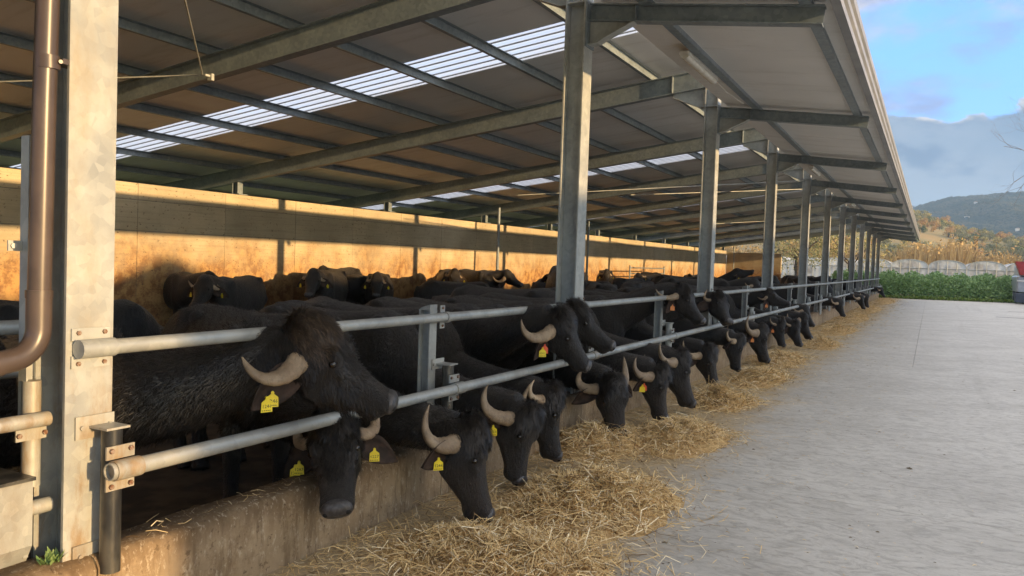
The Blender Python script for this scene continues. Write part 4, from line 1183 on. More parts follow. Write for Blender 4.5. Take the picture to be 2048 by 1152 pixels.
# ---- the rest of the herd: three animals built once, then copied
def herd():
    T = {}
    T['face'] = buffalo('t', (.62, 0, 1.24), (.70, 0, -.71), None, (0, 0, 1.30), (1, 0), voxel=.034, horns=.75, tags=((1, 'tag_yellow', None, .6), (-1, 'tag_yellow', None, .6)), droop=.12, hsc=1.0)
    T['turn'] = buffalo('t', (.52, .32, 1.22), (.55, .62, -.55), None, (0, 0, 1.29), (1, 0), voxel=.034, horns=1.0, tags=((-1, 'tag_yellow', None, .6),), droop=.3)
    T['low'] = buffalo('t', (.70, -.10, .80), (.45, -.1, -.89), None, (0, 0, 1.31), (1, 0), voxel=.036, horns=.9, droop=.3)
    LOC = {'face': (.62, 0), 'turn': (.52, .32), 'low': (.70, -.1)}
    DIR = {'face': 0., 'turn': math.atan2(.62, .55), 'low': -.2}
    used = set()
    def put(kind, label, group, x, y, rot, sc=1.0):
        if kind in used: o = copy_tree(T[kind])
        else: o = T[kind]; used.add(kind)
        o.location = (x, y, 0); o.rotation_euler = (0, 0, rot); o.scale = (sc, sc, sc)
        o['label'] = label; o['group'] = group
    def face(kind, label, P, dr, zt=None, group='buffalo looking out from beside the back wall'):
        """head at P looking along dr"""
        rot = math.atan2(dr[1], dr[0]) - DIR[kind]
        sc = (P[2] / 1.24) if zt is None else zt
        c, s_ = math.cos(rot), math.sin(rot); a, b = LOC[kind]
        put(kind, label, group, P[0] - (c * a - s_ * b) * sc, P[1] - (s_ * a + c * b) * sc, rot, sc)
    face('face', 'leftmost buffalo by the wall facing the camera, broad dark shadow behind it', (-6.45, 6.25, 1.160), (.35, -.75))
    face('face', 'buffalo facing the camera, left of two overlapping heads by the lit wall', (-7.1, 9.30, 1.245), (.40, -.72))
    face('turn', 'buffalo head peeping out behind another, one ear with a yellow tag spread right', (-8.35, 11.0, 1.280), (.75, -.45))
    face('face', 'buffalo with domed forehead facing the camera, alone against the lit wall', (-7.1, 11.2, 1.175), (.49, -.68))
    face('face', 'buffalo facing the camera by the wall midway to the second post, ears out', (-7.65, 15.1, 1.260), (.53, -.70))
    face('turn', 'buffalo turned right with a curved horn, beside the dark pole at the wall', (-7.2, 17.0, 1.345), (.72, .20), 1.03)
    face('face', 'tall dark buffalo just left of the second post, raised over the herd', (-5.2, 15.8, 1.465), (-.45, .70), 1.13)
    face('face', 'buffalo with both ears out, first head to the right of the second post', (-8.1, 26.9, 1.295), (.32, -.79))
    face('turn', 'round dark buffalo head against the wall, second right of the second post', (-7.1, 27.7, 1.235), (.47, -.74), .98)
    face('low', 'buffalo back and lowered crown by the inner pen gate', (-7.1, 30.6, 1.095), (.45, -.85), 1.0)
    face('turn', 'brown-lit buffalo head against the wall left of the third post', (-7.2, 35.5, 1.165), (.59, -.72), .95)
    face('face', 'buffalo with an upright pale horn behind the rail, past the third post', (-.75, 17.2, 1.33), (.9, .15), 1.04)
    face('face', 'dark buffalo head standing behind the rail at the fifth post', (-1.6, 25.0, 1.33), (.6, -.5), 1.05)
    face('turn', 'dark buffalo head behind the rail at the sixth post', (-1.5, 31.0, 1.33), (.6, -.4), 1.05)
    face('face', 'distant dark buffalo head behind the rail at the seventh post', (-1.2, 36.5, 1.33), (.7, -.3), 1.05)
    face('low', 'brown-rumped buffalo turned from the rail just beyond the second post', (-3.2, 7.2, .95), (-.95, .25), .98)
    face('turn', 'buffalo side-on against the wall, between the first two heads facing the camera', (-8.7, 8.3, 1.19), (.9, .3), .93)
    face('turn', 'buffalo lying low against the wall, right of the domed one', (-8.6, 13.2, 1.20), (-.8, .5), .93)
    face('face', 'buffalo looking over the herd from the wall, just left of the dark pole', (-8.5, 18.9, 1.27), (.5, -.7), .98)
    lab = 'dark buffalo in the packed middle of the barn with little but its back showing'
    for i, (x, y, r) in enumerate([(-3.6, 2.9, 1.2), (-3.3, 5.2, 2.0), (-3.5, 8.6, 1.9), (-4.2, 10.6, 2.4), (-5.4, 12.6, .7), (-3.4, 12.9, 1.6),
                                   (-6.3, 14.2, 1.1), (-4.0, 15.4, 2.2), (-5.6, 18.6, .4), (-3.6, 18.4, 1.4), (-6.6, 20.8, 2.7), (-4.6, 22.3, .9), (-2.4, 22.6, 1.9), (-6.0, 24.4, 1.3), (-3.7, 26.2, .3),
                                   (-5.4, 29.0, 2.2), (-2.5, 28.7, 1.5), (-3.8, 32.6, .8), (-6.0, 33.7, 2.0), (-2.8, 38.5, 1.2), (-5.2, 39.4, .5), (-3.6, 44.0, 1.7), (-6.4, 46.0, 2.6), (-2.2, 47.5, .2), (-7.6, 42.0, 1.5), (-7.9, 23.4, 1.4)]):
        put('low', lab, 'backs of the herd in the middle of the barn', x, y, r, random.uniform(.83, .90))
    put('low', 'dark buffalo standing left of the nearest post behind the end gate', 'backs of the herd in the middle of the barn', -1.55, -.55, math.pi, 1.0)
herd()

# ---- poles and a pen gate near the back wall
def inner_pen():
    for (x, y, h, lab) in ((-8.9, 19.6, 3.2, 'thin dark steel pole standing near the lit back wall'), (-9.2, 54.2, 3.05, 'thin dark steel pole at the far end of the back wall'), (-8.8, 26.6, 3.2, 'rusty steel pole right beside the second post in view')):
        m = MB(); m.tube([(x, y, 0), (x, y, h)], .045, 10); m.box((x - .09, y - .09, 0), (x + .09, y + .09, .012))
        tag(m.build('pole', MAT['frame']), lab, 'pole')
    g = thing('inner_pen_gate', (-8.6, 33, 0), 'dark tubular pen gate standing before the back wall', 'gate')
    for z in (1.45, 1.2, .9, .6):
        m = MB(); m.tube([(-8.6, 31.0, z), (-8.6, 36.0, z)], .025, 8); m.build('bar', MAT['frame'], g)
    for y in (31.0, 36.0):
        m = MB(); m.tube([(-8.6, y, 0), (-8.6, y, 1.55)], .035, 8); m.build('gate_post', MAT['frame'], g)
inner_pen()

# ================================================================== STRAW
def straw_mesh(name, pts, yaw, tilt, L, W, mat, parent=None, o=np.zeros(3)):
    n = len(pts)
    d = np.stack([np.cos(yaw) * np.cos(tilt), np.sin(yaw) * np.cos(tilt), np.sin(tilt)], 1)
    s = np.stack([-np.sin(yaw), np.cos(yaw), np.zeros(n)], 1)
    roll = RNG.uniform(-.9, .9, n)[:, None]
    up = np.cross(s, d)
    s = s * np.cos(roll) + up * np.sin(roll)
    bend = up * (RNG.normal(0, .12, n) * L)[:, None] + s * (RNG.normal(0, .12, n) * L)[:, None]
    a = pts - d * (L / 2)[:, None]; b = pts + bend; c = pts + d * (L / 2)[:, None]
    w = s * (W / 2)[:, None]
    v = np.stack([a - w, a + w, b + w, b - w, c + w * .8, c - w * .8], 1).reshape(-1, 3)
    v[:, 2] = np.maximum(v[:, 2], .002)
    i = (np.arange(n) * 6)[:, None]
    f = np.concatenate([i + np.array([[0, 1, 2, 3]]), i + np.array([[3, 2, 4, 5]])])
    return link(name, mesh_np(name, v - o, f), MAT[mat], parent)
def heap_h(x, y, cx, cy, rx, ry, h):
    q = ((x - cx) / rx) ** 2 + ((y - cy) / ry) ** 2
    lump = 1 + .38 * np.sin(x * 9.3 + cy * 3) * np.cos(y * 8.1 + cx) + .22 * np.sin(x * 19 + y * 17)
    return h * np.exp(-q * 1.4) * lump
HEAPS = [  # x, y, rx, ry, height, strands, label
    (.95, 1.72, .52, .42, 0.101, 7500, 'loose straw heap in the foreground at the bottom of the picture'),
    (.98, 2.95, .42, .62, 0.164, 9500, 'largest straw heap, fluffed up before the swirl-crowned buffalo'),
    (.40, 4.55, .30, .50, 0.187, 5600, 'straw heap pushed against the kerb below the second post'),
    (.92, 5.25, .34, .62, 0.148, 6000, 'straw heap lying past the second post, out from the kerb'),
    (.80, 7.45, .30, .48, 0.140, 3600, 'small straw heap under the pair of raised heads'),
    (.80, 9.90, .28, .85, 0.117, 3600, 'long low straw heap beyond the third post'),
    (.62, 12.6, .34, 1.0, 0.117, 2800, 'straw heap at the end of the dense feeding row'),
    (.95, 16.2, .26, .85, 0.117, 2000, 'straw heap on the yard side past the fourth post'),
    (.80, 21.2, .34, 1.6, 0.109, 1800, 'distant straw heap spread past the fifth post'),
    (.70, 27.5, .34, 2.2, 0.117, 1500, 'thin far straw bank beyond the lone lowered head'),
    (.72, 35.0, .34, 3.0, 0.117, 1300, 'farther straw bank below the distant pair of heads'),
    (.75, 47.0, .40, 4.0, 0.140, 1300, 'farthest straw bank at the end of the rail'),
]
def leaf_flat(cen, size):
    n = len(cen); a = RNG.uniform(0, 6.283, n); q = []
    for k in range(5):
        r = size * RNG.uniform(.5, 1.1, n); q.append(cen + np.stack([np.cos(a + k * 1.2566) * r * 1.5, np.sin(a + k * 1.2566) * r, np.zeros(n)], 1))
    q.append(cen + np.stack([np.zeros(n), np.zeros(n), size * .5], 1))
    v = np.stack(q, 1).reshape(-1, 3); i = (np.arange(n) * 6)[:, None]
    return v, np.concatenate([i + np.array([[k, (k + 1) % 5, 5]]) for k in range(5)])
def build_straw():
    for (cx, cy, rx, ry, h, n, lab) in HEAPS:
        t = thing('straw_heap', (cx, cy, 0), lab, 'straw heap', 'straw heaps along the feed line'); o = V(cx, cy, 0)
        # bed under the strands
        N = 26; q = np.linspace(-1.45, 1.45, N); X, Y = np.meshgrid(cx + q * rx, cy + q * ry)
        Z = heap_h(X, Y, cx, cy, rx, ry, h) * .86 - .012
        v = np.stack([X.ravel(), Y.ravel(), np.maximum(Z.ravel(), -.008)], 1) - o
        i = np.arange(N * N).reshape(N, N); f = np.stack([i[:-1, :-1].ravel(), i[:-1, 1:].ravel(), i[1:, 1:].ravel(), i[1:, :-1].ravel()], 1)
        link('bed', mesh_np('bed', v, f, True), MAT['straw_bed'], t)
        far = cy > 6
        x = RNG.normal(cx, rx * .62, n); y = RNG.normal(cy, ry * .62, n)
        x = np.maximum(x, .10)
        lumps = RNG.integers(0, 26, n); lx = RNG.normal(cx, rx * .45, 26); ly = RNG.normal(cy, ry * .45, 26)
        sel = RNG.random(n) < .40; x = np.where(sel, np.maximum(lx[lumps] + RNG.normal(0, .07, n), .1), x); y = np.where(sel, ly[lumps] + RNG.normal(0, .09, n), y)
        z = heap_h(x, y, cx, cy, rx, ry, h) * RNG.uniform(.80, 1.12, n) + np.where(sel, .018, 0) * RNG.random(n) + .004
        k = 1.0 if not far else 1.35
        L = np.clip(RNG.lognormal(-2.35, .50, n), .03, .26) * k
        s = straw_mesh('straw', np.stack([x, y, z], 1), RNG.uniform(0, 6.283, n), RNG.normal(0, .34, n), L, RNG.uniform(.0026, .0058, n) * k, 'straw', t, o)
        s['kind'] = 'stuff'
    # litter between and around the heaps, thinning out over the yard
    n = 34000
    y = 0.2 + 54 * RNG.random(n) ** 2.1
    x = .09 + np.abs(RNG.normal(0, .62, n)) * (1 + .0 * y)
    cl = (np.sin(y * 2.3 + 1) + np.sin(y * 5.1 + x * 3)) * .25 + .6
    keep = (RNG.random(n) < np.clip(cl, .15, 1))
    x, y = x[keep], y[keep]; n = len(x)
    far = np.clip(y / 12, 1, 2.2)
    s = straw_mesh('straw_litter', np.stack([x, y, np.full(n, .004) + RNG.random(n) * .012], 1), RNG.uniform(0, 6.283, n), RNG.normal(0, .07, n), np.clip(RNG.lognormal(-2.75, .5, n), .02, .2) * far, RNG.uniform(.002, .0048, n) * far, 'straw')
    tag(s, 'loose straw scattered on the concrete along the kerb', kind='stuff')
    n = 2600
    x = .8 + np.abs(RNG.normal(0, 1.0, n)); y = 1.0 + 20 * RNG.random(n) ** 1.5
    s = straw_mesh('straw_crumbs', np.stack([x, y, np.full(n, .003)], 1), RNG.uniform(0, 6.283, n), RNG.normal(0, .03, n), RNG.uniform(.012, .05, n), RNG.uniform(.0018, .0035, n), 'straw')
    tag(s, 'sparse straw crumbs blown over the grey yard', kind='stuff')
    # dung crumbs and grit on the concrete
    n = 1500; x = .3 + 9 * RNG.random(n) ** 1.4; y = -1 + 45 * RNG.random(n) ** 2
    v, f = leaf_flat(np.stack([x, y, np.full(n, .0022)], 1), RNG.lognormal(-5.15, .45, n))
    s = link('grit', mesh_np('grit', v, f), MAT['grit']); tag(s, 'dark crumbs and grit scattered over the yard', kind='stuff')
    # bits on the kerb top
    n = 500
    s = straw_mesh('kerb_straw', np.stack([RNG.uniform(-.15, .03, n), RNG.uniform(.2, 14, n), np.full(n, .384)], 1), RNG.uniform(0, 6.283, n), RNG.normal(0, .06, n), RNG.uniform(.02, .10, n), RNG.uniform(.002, .004, n), 'straw')
    tag(s, 'straw bits lying on top of the kerb', kind='stuff')
build_straw()

# ================================================================== BACKGROUND
def leaf_cloud(cen, size, up=.3, jit=.5):
    """one bent quad per centre"""
    n = len(cen); a = RNG.normal(0, 1, (n, 3)); a /= np.linalg.norm(a, axis=1)[:, None]
    b = RNG.normal(0, 1, (n, 3)); b -= a * np.sum(a * b, 1)[:, None]; b /= np.linalg.norm(b, axis=1)[:, None]
    s = (size * RNG.uniform(1 - jit, 1 + jit, n))[:, None]
    v = np.stack([cen - a * s, cen + b * s * .6, cen + a * s, cen - b * s * .6], 1).reshape(-1, 3)
    f = (np.arange(n) * 4)[:, None] + np.array([[0, 1, 2, 3]])
    return v, f
def build_crop():
    n = 52000
    x = RNG.uniform(-3.0, 26, n); base = 54.9 + .32 * (x - 1); t = RNG.random(n) ** 1.6 * 11
    y = base + t
    hgt = np.clip(.28 + t * 1.5, .28, 1.50) + .16 * np.sin(x * 1.9 + y) + .13 * np.sin(x * 4.3) + .08 * np.sin(x * 9.1 + y * 3)
    z = hgt * RNG.random(n) ** .45
    v, f = leaf_cloud(np.stack([x, y, z], 1), np.full(n, .085))
    o = link('green_crop', mesh_np('green_crop', v, f), MAT['crop']); tag(o, 'dense tall green crop growing along the far edge of the yard', kind='stuff')
    n = 26000
    x = RNG.uniform(-45, 30, n); y = RNG.uniform(66, 98, n)
    v, f = leaf_cloud(np.stack([x, y, RNG.uniform(.05, .5, n)], 1), np.full(n, .22))
    o = link('meadow_grass', mesh_np('meadow_grass', v, f), MAT['grass']); tag(o, 'bright field grass behind the barn and the crop', kind='stuff')
    n = 5000
    x = RNG.uniform(-2.0, 24, n); y = 54.1 + .32 * (x - 1) + RNG.uniform(-.1, .9, n)
    v, f = leaf_cloud(np.stack([x, y, RNG.uniform(.02, .20, n)], 1), np.full(n, .07))
    o = link('verge_grass', mesh_np('verge_grass', v, f), MAT['grass']); tag(o, 'short grass verge between yard and crop', kind='stuff')
build_crop()

def limb(m, p, d, L, r, depth, tips, spread=.6, n=6, gn=0.0):
    pts = [p]; rs = [r]; q = p.copy(); dd = d.copy(); k = 4
    for i in range(k):
        dd = nrm(dd + RNG.normal(0, .16, 3) + V(0, 0, gn)); q = q + dd * L / k; pts.append(q.copy()); rs.append(r * (1 - .45 * (i + 1) / k))
    m.tube(pts, rs, n)
    if depth == 0: tips.append((q, dd)); return
    for b in range(RNG.integers(2, 4)):
        t = RNG.uniform(.45, 1.0); j = min(k, int(t * k) + 1); nd = nrm(dd + RNG.normal(0, spread, 3))
        limb(m, pts[j], nd, L * RNG.uniform(.55, .8), rs[j] * .68, depth - 1, tips, spread, max(4, n - 1), gn)
def field_tree(x, y, h, label, mat, leaf, count, spread=.6, trunk_r=.22, lean=(0, 0), hang=0., clump=.8):
    t = thing('field_tree', (x, y, 0), label, 'tree')
    m = MB(); tips = []
    base = V(x, y, -.1); top = V(x + lean[0], y + lean[1], h * .36)
    m.tube([base, base * .5 + top * .5 + V(.08, 0, 0), top], [trunk_r * 1.25, trunk_r, trunk_r * .85], 10)
    for i in range(6):
        a = i * 1.05 + RNG.uniform(-.3, .3); limb(m, top + V(0, 0, -.25 * (i % 3)), nrm(V(math.cos(a), math.sin(a), RNG.uniform(.25, 1.1))), h * .30, trunk_r * .5, 2, tips, spread)
    m.build('trunk', MAT['bark'], t)
    if count:
        T_ = np.array([q for q, _ in tips]); ix = RNG.integers(0, len(T_), count)
        c = T_[ix] + RNG.normal(0, clump, (count, 3)) * V(1, 1, .75); c[:, 2] -= np.abs(RNG.normal(0, hang, count)) if hang else 0
        v, f = leaf_cloud(c, np.full(count, leaf)); link('crown', mesh_np('crown', v - org(t), f), MAT[mat], t)
    return t
field_tree(-7.55, 72, 7.6, 'spreading yellow-leaved tree with dark trunk behind the end of the barn', 'olive', .085, 5200, .7, .22, clump=.6)
field_tree(-3.9, 79, 7.0, 'sparse yellowing tree right of the dark-trunked one behind the posts', 'yellow_tree', .08, 2600, .7, .16, clump=.6)
def bare_tree():
    t = thing('bare_tree', (10.9, 60.5, 0), 'leafless pale tree reaching in at the right edge of the picture', 'tree')
    m = MB(); tips = []
    m.tube([V(10.9, 60.5, -.1), V(10.9, 60.4, 3.), V(10.8, 60.5, 7.4)], [.30, .24, .20], 10)
    m.build('trunk', MAT['bark'], t)
    m = MB()
    for i in range(9):
        a = i * .9 + .4; limb(m, V(10.85, 60.5, 6.6 + .25 * i * .5), nrm(V(math.cos(a), math.sin(a), .9)), 3.2, .062, 4, tips, .5, 4, .05)
    m.build('crown', MAT['twig'], t)
bare_tree()

# ---- greenhouse: joined film tunnels
def greenhouse():
    X0, N, S, YA, YB = -27.6, 13, 3.78, 100., 128.
    g = thing('greenhouse', (0, 112, 0), 'row of joined film-covered greenhouse tunnels across the field', 'greenhouse')
    for k in range(N):
        xa, xb = X0 + S * k, X0 + S * (k + 1); cx = (xa + xb) / 2
        arc = [(cx - S / 2 * math.cos(q), 2.30 + .92 * math.sin(q) ** .75) for q in np.linspace(0.0, math.pi, 13)]
        vs = [(x, YA + .05, z) for x, z in arc] + [(x, YB, z) for x, z in arc]
        m = MB(); m.add(vs, [(i, i + 1, 14 + i, 13 + i) for i in range(12)], True); m.build('film_roof', MAT['film'], g)
        m = MB(); m.add([(x, YA + .03, z) for x, z in arc], [tuple(range(13))]); m.build('film_gable', MAT['film'], g)
        m = MB(); m.add([(xa, YA + .03, .5), (xb, YA + .03, .5), (xb, YA + .03, 2.24), (xa, YA + .03, 2.24)], [(0, 1, 2, 3)]); m.build('film_wall', MAT['film'], g)
        for yy in (YA, YA + 7, YA + 14):
            m = MB(); m.tube([(x, yy, z + .02) for x, z in arc], .035, 5); m.build('arch', MAT['galv'], g)
        m = MB(); m.tube([(xa, YA - .04, 2.27), (xb, YA - .04, 2.27)], .035, 5); m.build('tie_rail', MAT['galv'], g)
        for xx in (xa, xa + S * .25, cx, xa + S * .75):
            m = MB(); m.tube([(xx, YA - .08, 0), (xx, YA - .08, 2.3 if xx == xa else (3.18 if xx == cx else 2.95))], .04, 5); m.build('pillar', MAT['galv'], g)
greenhouse()

# ---- reeds
def reeds():
    n = 15000
    x = RNG.uniform(-70, 48, n); y = RNG.uniform(129, 139, n)
    h = 4.6 + 1.0 * np.sin(x * .35) + .6 * np.sin(x * 1.1 + 1) + RNG.normal(0, .55, n)
    lean = RNG.normal(0, .16, (n, 2)); w = RNG.uniform(.03, .07, n)
    a = np.stack([x, y, np.zeros(n)], 1); b = a + np.stack([lean[:, 0] * h, lean[:, 1] * h, h], 1)
    mid = a * .45 + b * .55
    s = np.stack([w, np.zeros(n), np.zeros(n)], 1)
    v = np.stack([a - s, a + s, mid + s * 2.2, mid - s * 2.2, b], 1).reshape(-1, 3)
    i = (np.arange(n) * 5)[:, None]
    o = link('reed_belt', mesh_np('reed_belt', v, [i + np.array([[0, 1, 2, 3]]), i + np.array([[3, 2, 4]])]), MAT['reed'])
    tag(o, 'tall belt of dry golden reeds behind the greenhouse', kind='stuff')
    n = 5000; k = RNG.integers(0, n, 9000)
    v, f = leaf_cloud(b[k] + RNG.normal(0, .25, (9000, 3)), np.full(9000, .24))
    o = link('reed_plumes', mesh_np('reed_plumes', v, f), MAT['reed']); tag(o, 'feathery plumes at the top of the reed belt', kind='stuff')
reeds()

# ---- house among the reeds, palm, cypress-like dry column
def farmhouse():
    t = thing('farmhouse', (6.3, 152, 0), 'low pinkish farmhouse with a tiled roof rising over the reeds', 'house')
    b = 5.55
    m = MB(); m.box((3.9, 150, 0), (9.6, 157, b)); m.build('wall', MAT['pink_plaster'], t)
    m = MB(); m.prism([(3.5, 153.5, b + .02), (6.0, 153.5, b + 1.05), (10.6, 153.5, b - .02)], (0, 8.2, 0)); m.build('roof', MAT['roof_tile'], t)
    m = MB(); m.box((9.62, 149.4, 0), (12.9, 155, b - .75)); m.build('annex_wall', MAT['ochre_plaster'], t)
    m = MB(); m.box((5.5, 149.2, b + 1.1), (9.8, 150.2, b + 1.42)) if False else m.box((5.2, 153.2, b + .95), (9.6, 155.0, b + 1.38)); m.build('upper_wall', MAT['ochre_plaster'], t)
    for x in (4.6, 6.5, 8.3):
        m = MB(); m.box((x, 149.95, b - 1.5), (x + .8, 150.02, b - .4)); f = m.build('window', MAT['white_paint'], t)
        m = MB(); m.box((x + .08, 149.93, b - 1.42), (x + .72, 149.948, b - .48)); m.build('pane', MAT['glass_dark'], f)
farmhouse()
def palm(x, y, h):
    t = thing('palm_tree', (x, y, 0), 'single palm tree standing in front of the farmhouse', 'tree')
    m = MB(); m.tube([(x, y, 0), (x + .1, y, h * .5), (x, y, h)], [.22, .17, .16], 8); m.build('trunk', MAT['bark'], t)
    m = MB()
    for i in range(30):
        a = i * 2.4; e = RNG.uniform(-.3, 1.2); L = RNG.uniform(1.1, 1.5); p = V(x, y, h); d = V(math.cos(a) * math.cos(e), math.sin(a) * math.cos(e), math.sin(e)); s = nrm(np.cross(d, V(0, 0, 1))) * .11
        q = [p, p + d * L * .5 + V(0, 0, .05), p + d * L - V(0, 0, .45)]
        m.add([q[0] - s * .3, q[0] + s * .3, q[1] + s, q[1] - s, q[2]], [(0, 1, 2, 3), (3, 2, 4)])
    m.build('crown', MAT['green_tree'], t)
palm(6.9, 141.5, 7.0)
def dry_column():
    t = thing('dead_cypress', (8.9, 142, 0), 'slim golden dead cypress column right of the farmhouse', 'tree')
    m = MB(); m.tube([(8.9, 142, 0), (8.95, 142, 7.4)], [.15, .05], 6); m.build('trunk', MAT['bark'], t)
    n = 420; z = RNG.uniform(2.5, 7.7, n); r = .30 * np.sqrt(RNG.random(n)); a = RNG.uniform(0, 6.28, n)
    v, f = leaf_cloud(np.stack([8.93 + r * np.cos(a), 142 + r * np.sin(a), z], 1), np.full(n, .16)); link('crown', mesh_np('crown', v - org(t), f), MAT['reed'], t)
dry_column()

# ---- hillside trees: four built once, then copied
def hillside():
    kinds = []
    for nm, mat, lab in (('olive_tree', 'olive', 'round grey-green olive tree on the hillside'), ('autumn_tree', 'autumn', 'rust and gold autumn tree on the hillside'), ('bushy_tree', 'green_tree', 'dark green bushy tree on the hillside'), ('yellow_tree', 'yellow_tree', 'yellowing broad tree on the hillside')):
        t = thing(nm, (0, 0, 0), lab, 'tree', lab.replace(' tree', ' trees', 1))
        m = MB(); m.tube([(0, 0, -.6), (.05, 0, .7), (0, 0, 1.6)], [.22, .17, .10], 6)
        for a in (0.3, 2.4, 4.4): m.tube([(0, 0, .7), (.4 * math.cos(a), .4 * math.sin(a), 1.3), (.8 * math.cos(a), .8 * math.sin(a), 1.9)], [.10, .07, .03], 5)
        m.build('trunk', MAT['bark'], t)
        n = 620; lob = RNG.normal(0, 1, (11, 3)) * V(.80, .80, .55) + V(0, 0, 1.75); ix = RNG.integers(0, 11, n)
        dd = RNG.normal(0, 1, (n, 3)); dd /= np.linalg.norm(dd, axis=1)[:, None]
        c = lob[ix] + dd * (.85 * RNG.random(n) ** .25)[:, None]
        v, f = leaf_cloud(c, np.full(n, .19)); link('crown', mesh_np('crown', v, f), MAT[mat], t)
        kinds.append(t)
    used = [False] * 4; cnt = 0
    spots = []
    for i in range(16000):
        y = RNG.uniform(178, 375); x = RNG.uniform(-46, 40) * (y / 300)
        z = float(HZ(np.array([[x]]), np.array([[y]]))[0, 0])
        meadow = abs(z - (12.2 - .19 * (x + 3))) < 2.2 and x < 12 and x > -30
        if meadow: continue
        if any((x - a) ** 2 + (y - b) ** 2 < (.9 + .0017 * y) ** 2 for a, b, _ in spots): continue
        spots.append((x, y, z))
        if len(spots) >= 620: break
    for x, y, z in spots:
        k = int(RNG.choice(4, p=[.46, .19, .15, .20])) if x > -6 else int(RNG.choice(4, p=[.30, .32, .12, .26]))
        if used[k]: o = copy_tree(kinds[k])
        else: o = kinds[k]; used[k] = True
        s = RNG.uniform(.55, 1.05) * (1.0 if y > 220 else .8)
        o.location = (x, y, z); o.rotation_euler = (0, 0, RNG.uniform(0, 6.28)); o.scale = (s, s, s * RNG.uniform(.85, 1.1))
hillside()

# ---- wooded mountain in the haze, with a few white houses
def mountain():
    xs = np.concatenate([np.linspace(-900, -95, 40), np.linspace(-90, 190, 225), np.linspace(200, 900, 40)]); ys = np.linspace(560, 1120, 150)
    X, Y = np.meshgrid(xs, ys)
    ridge = np.interp(X, [-900, -300, -90, -30, -8, 15, 38, 70, 115, 200, 900], [45, 70, 66, 70, 77, 84, 86, 89, 92, 96, 60])
    t = np.clip((Y - 560) / 400, 0, 1); p = t ** .85
    fold = 4.5 * np.sin(X * .045 + Y * .018) * np.cos(X * .021 - Y * .012) + 2.2 * np.sin(X * .11 + 2 + Y * .03)
    rough = .55 * np.sin(X * .9 + Y * .31) * np.sin(Y * .23 + X * .21) + RNG.normal(0, .40, X.shape)
    Z = ridge * p + (fold * np.sin(math.pi * np.clip(t, 0, 1)) * 1.2) + rough * np.clip(t * 4, 0, 1)
    Z = np.where(Y > 960, (ridge + rough) - (Y - 960) * .3, Z) - .6
    ny, nx = X.shape; i = np.arange(nx * ny).reshape(ny, nx)
    f = np.stack([i[:-1, :-1].ravel(), i[:-1, 1:].ravel(), i[1:, 1:].ravel(), i[1:, :-1].ravel()], 1)
    o = link('mountain', mesh_np('mountain', np.stack([X.ravel(), Y.ravel(), Z.ravel()], 1), f, False), MAT['mountain'])
    tag(o, 'wooded mountain ridge fading blue behind the hill', kind='structure')
    for (x, y, w, h, lab) in ((28.5, 800, 4.2, 1.2, 'white house alone halfway up the mountain'), (36.5, 850, 2.6, .8, 'small pale house above the white one on the mountain'), (-17.5, 962, 3, 1.2, 'tiny white house on the left end of the ridge'), (60, 720, 2.6, .8, 'pale low house on the right mountain slope')):
        ix = np.argmin(np.abs(xs - x)); iy = np.argmin(np.abs(ys - y)); z = Z[iy, ix]
        t = thing('hill_house', (x, y, z), lab, 'house')
        m = MB(); m.box((x - w / 2, y - 3, z - 1.5), (x + w / 2, y + 3, z + h)); m.build('wall', MAT['white_paint'], t)
        m = MB(); m.prism([(x - w / 2 - .2, y, z + h + .02), (x, y, z + h + .5), (x + w / 2 + .2, y, z + h + .02)], (0, 6.8, 0)); m.build('roof', MAT['roof_tile'], t)
    x, y = 15.5, 330.; z = float(HZ(np.array([[x]]), np.array([[y]]))[0, 0])
    t = thing('hill_house', (x, y, z), 'pink villa with tiled roof among the trees on the hilltop', 'house')
    m = MB(); m.box((x - 2.2, y - 2, z - 1), (x + 2.2, y + 2, z + 1.9)); m.build('wall', MAT['pink_plaster'], t)
    m = MB(); m.prism([(x - 2.5, y, z + 1.92), (x - .4, y, z + 2.7), (x + 2.5, y, z + 1.92)], (0, 4.6, 0)); m.build('roof', MAT['roof_tile'], t)
mountain()

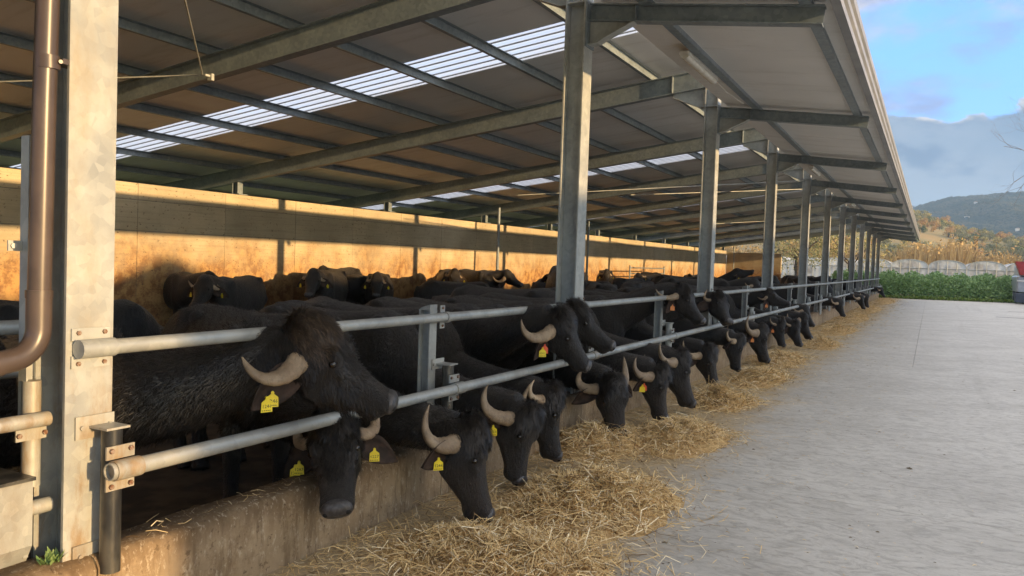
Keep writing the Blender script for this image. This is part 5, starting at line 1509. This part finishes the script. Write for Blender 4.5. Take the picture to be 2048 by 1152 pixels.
# ---- feed wagon at the right edge
def wagon():
    x0, y0 = 7.36, 54.2
    t = thing('feed_wagon', (x0 + 1.2, y0 + 2, 0), 'parked feed mixer wagon with a red hopper at the right edge of the yard', 'wagon')
    m = MB(); m.prism([(x0, y0 + .4, 2.55), (x0 + 2.4, y0 + .4, 2.55), (x0 + 2.0, y0 + .4, 1.75), (x0 + .30, y0 + .4, 1.75)], (0, .8, 0)); m.build('hopper', MAT['red_paint'], t)
    m = MB(); m.bbox((x0 + .16, y0 + .25, .74), (x0 + 2.3, y0 + 4.2, 1.70), .08); m.build('tank', MAT['grey_tank'], t)
    m = MB(); m.bbox((x0 + .30, y0 + .95, 1.71), (x0 + 2.2, y0 + 4.2, 2.35), .08); m.build('cab', MAT['grey_tank'], t)
    m = MB(); m.bbox((x0 + .10, y0 + .02, .10), (x0 + 1.0, y0 + .9, .68), .03); m.build('tool_box', MAT['navy_box'], t)
    m = MB(); m.box((x0 + .16, y0 + .16, 1.36), (x0 + 2.3, y0 + .245, 1.44)); m.build('light_bar', MAT['white_paint'], t)
    for x in (x0 + .32, x0 + 2.2):
        w = MB(); w.tube([(x - .14, y0 + 2.6, .45), (x + .14, y0 + 2.6, .45)], .45, 20); wo = w.build('wheel', MAT['black_rubber'], t)
        w = MB(); w.tube([(x - .15, y0 + 2.6, .45), (x + .15, y0 + 2.6, .45)], .22, 12); w.build('rim', MAT['grey_tank'], wo)
wagon()

# ---- drain slots in the far yard
for (x, y, l, lab) in ((6.2, 41.5, 1.6, 'narrow dark drain slot far out on the yard'), (5.3, 35.0, 1.1, 'short dark drain slot on the yard, nearer than the other')):
    m = MB(); m.box((x, y, .0008), (x + l, y + .16, .0045)); tag(m.build('drain', MAT['black_rubber']), lab, 'drain')

# ---- haze over the whole valley
def haze():
    m = MB(); m.box((-1550, -320, -6.), (1550, 1650, 108.))
    mt = bpy.data.materials.new('valley_haze'); mt.use_nodes = True; nt = mt.node_tree; nt.nodes.clear()
    out = nt.nodes.new('ShaderNodeOutputMaterial'); v = nt.nodes.new('ShaderNodeVolumePrincipled')
    v.inputs['Color'].default_value = (.42, .66, 1.0, 1); v.inputs['Density'].default_value = .00045; v.inputs['Anisotropy'].default_value = .0
    nt.links.new(v.outputs[0], out.inputs['Volume'])
    o = m.build('haze', mt); tag(o, 'thin blue haze over the valley', kind='stuff')
if USE_HAZE: haze()
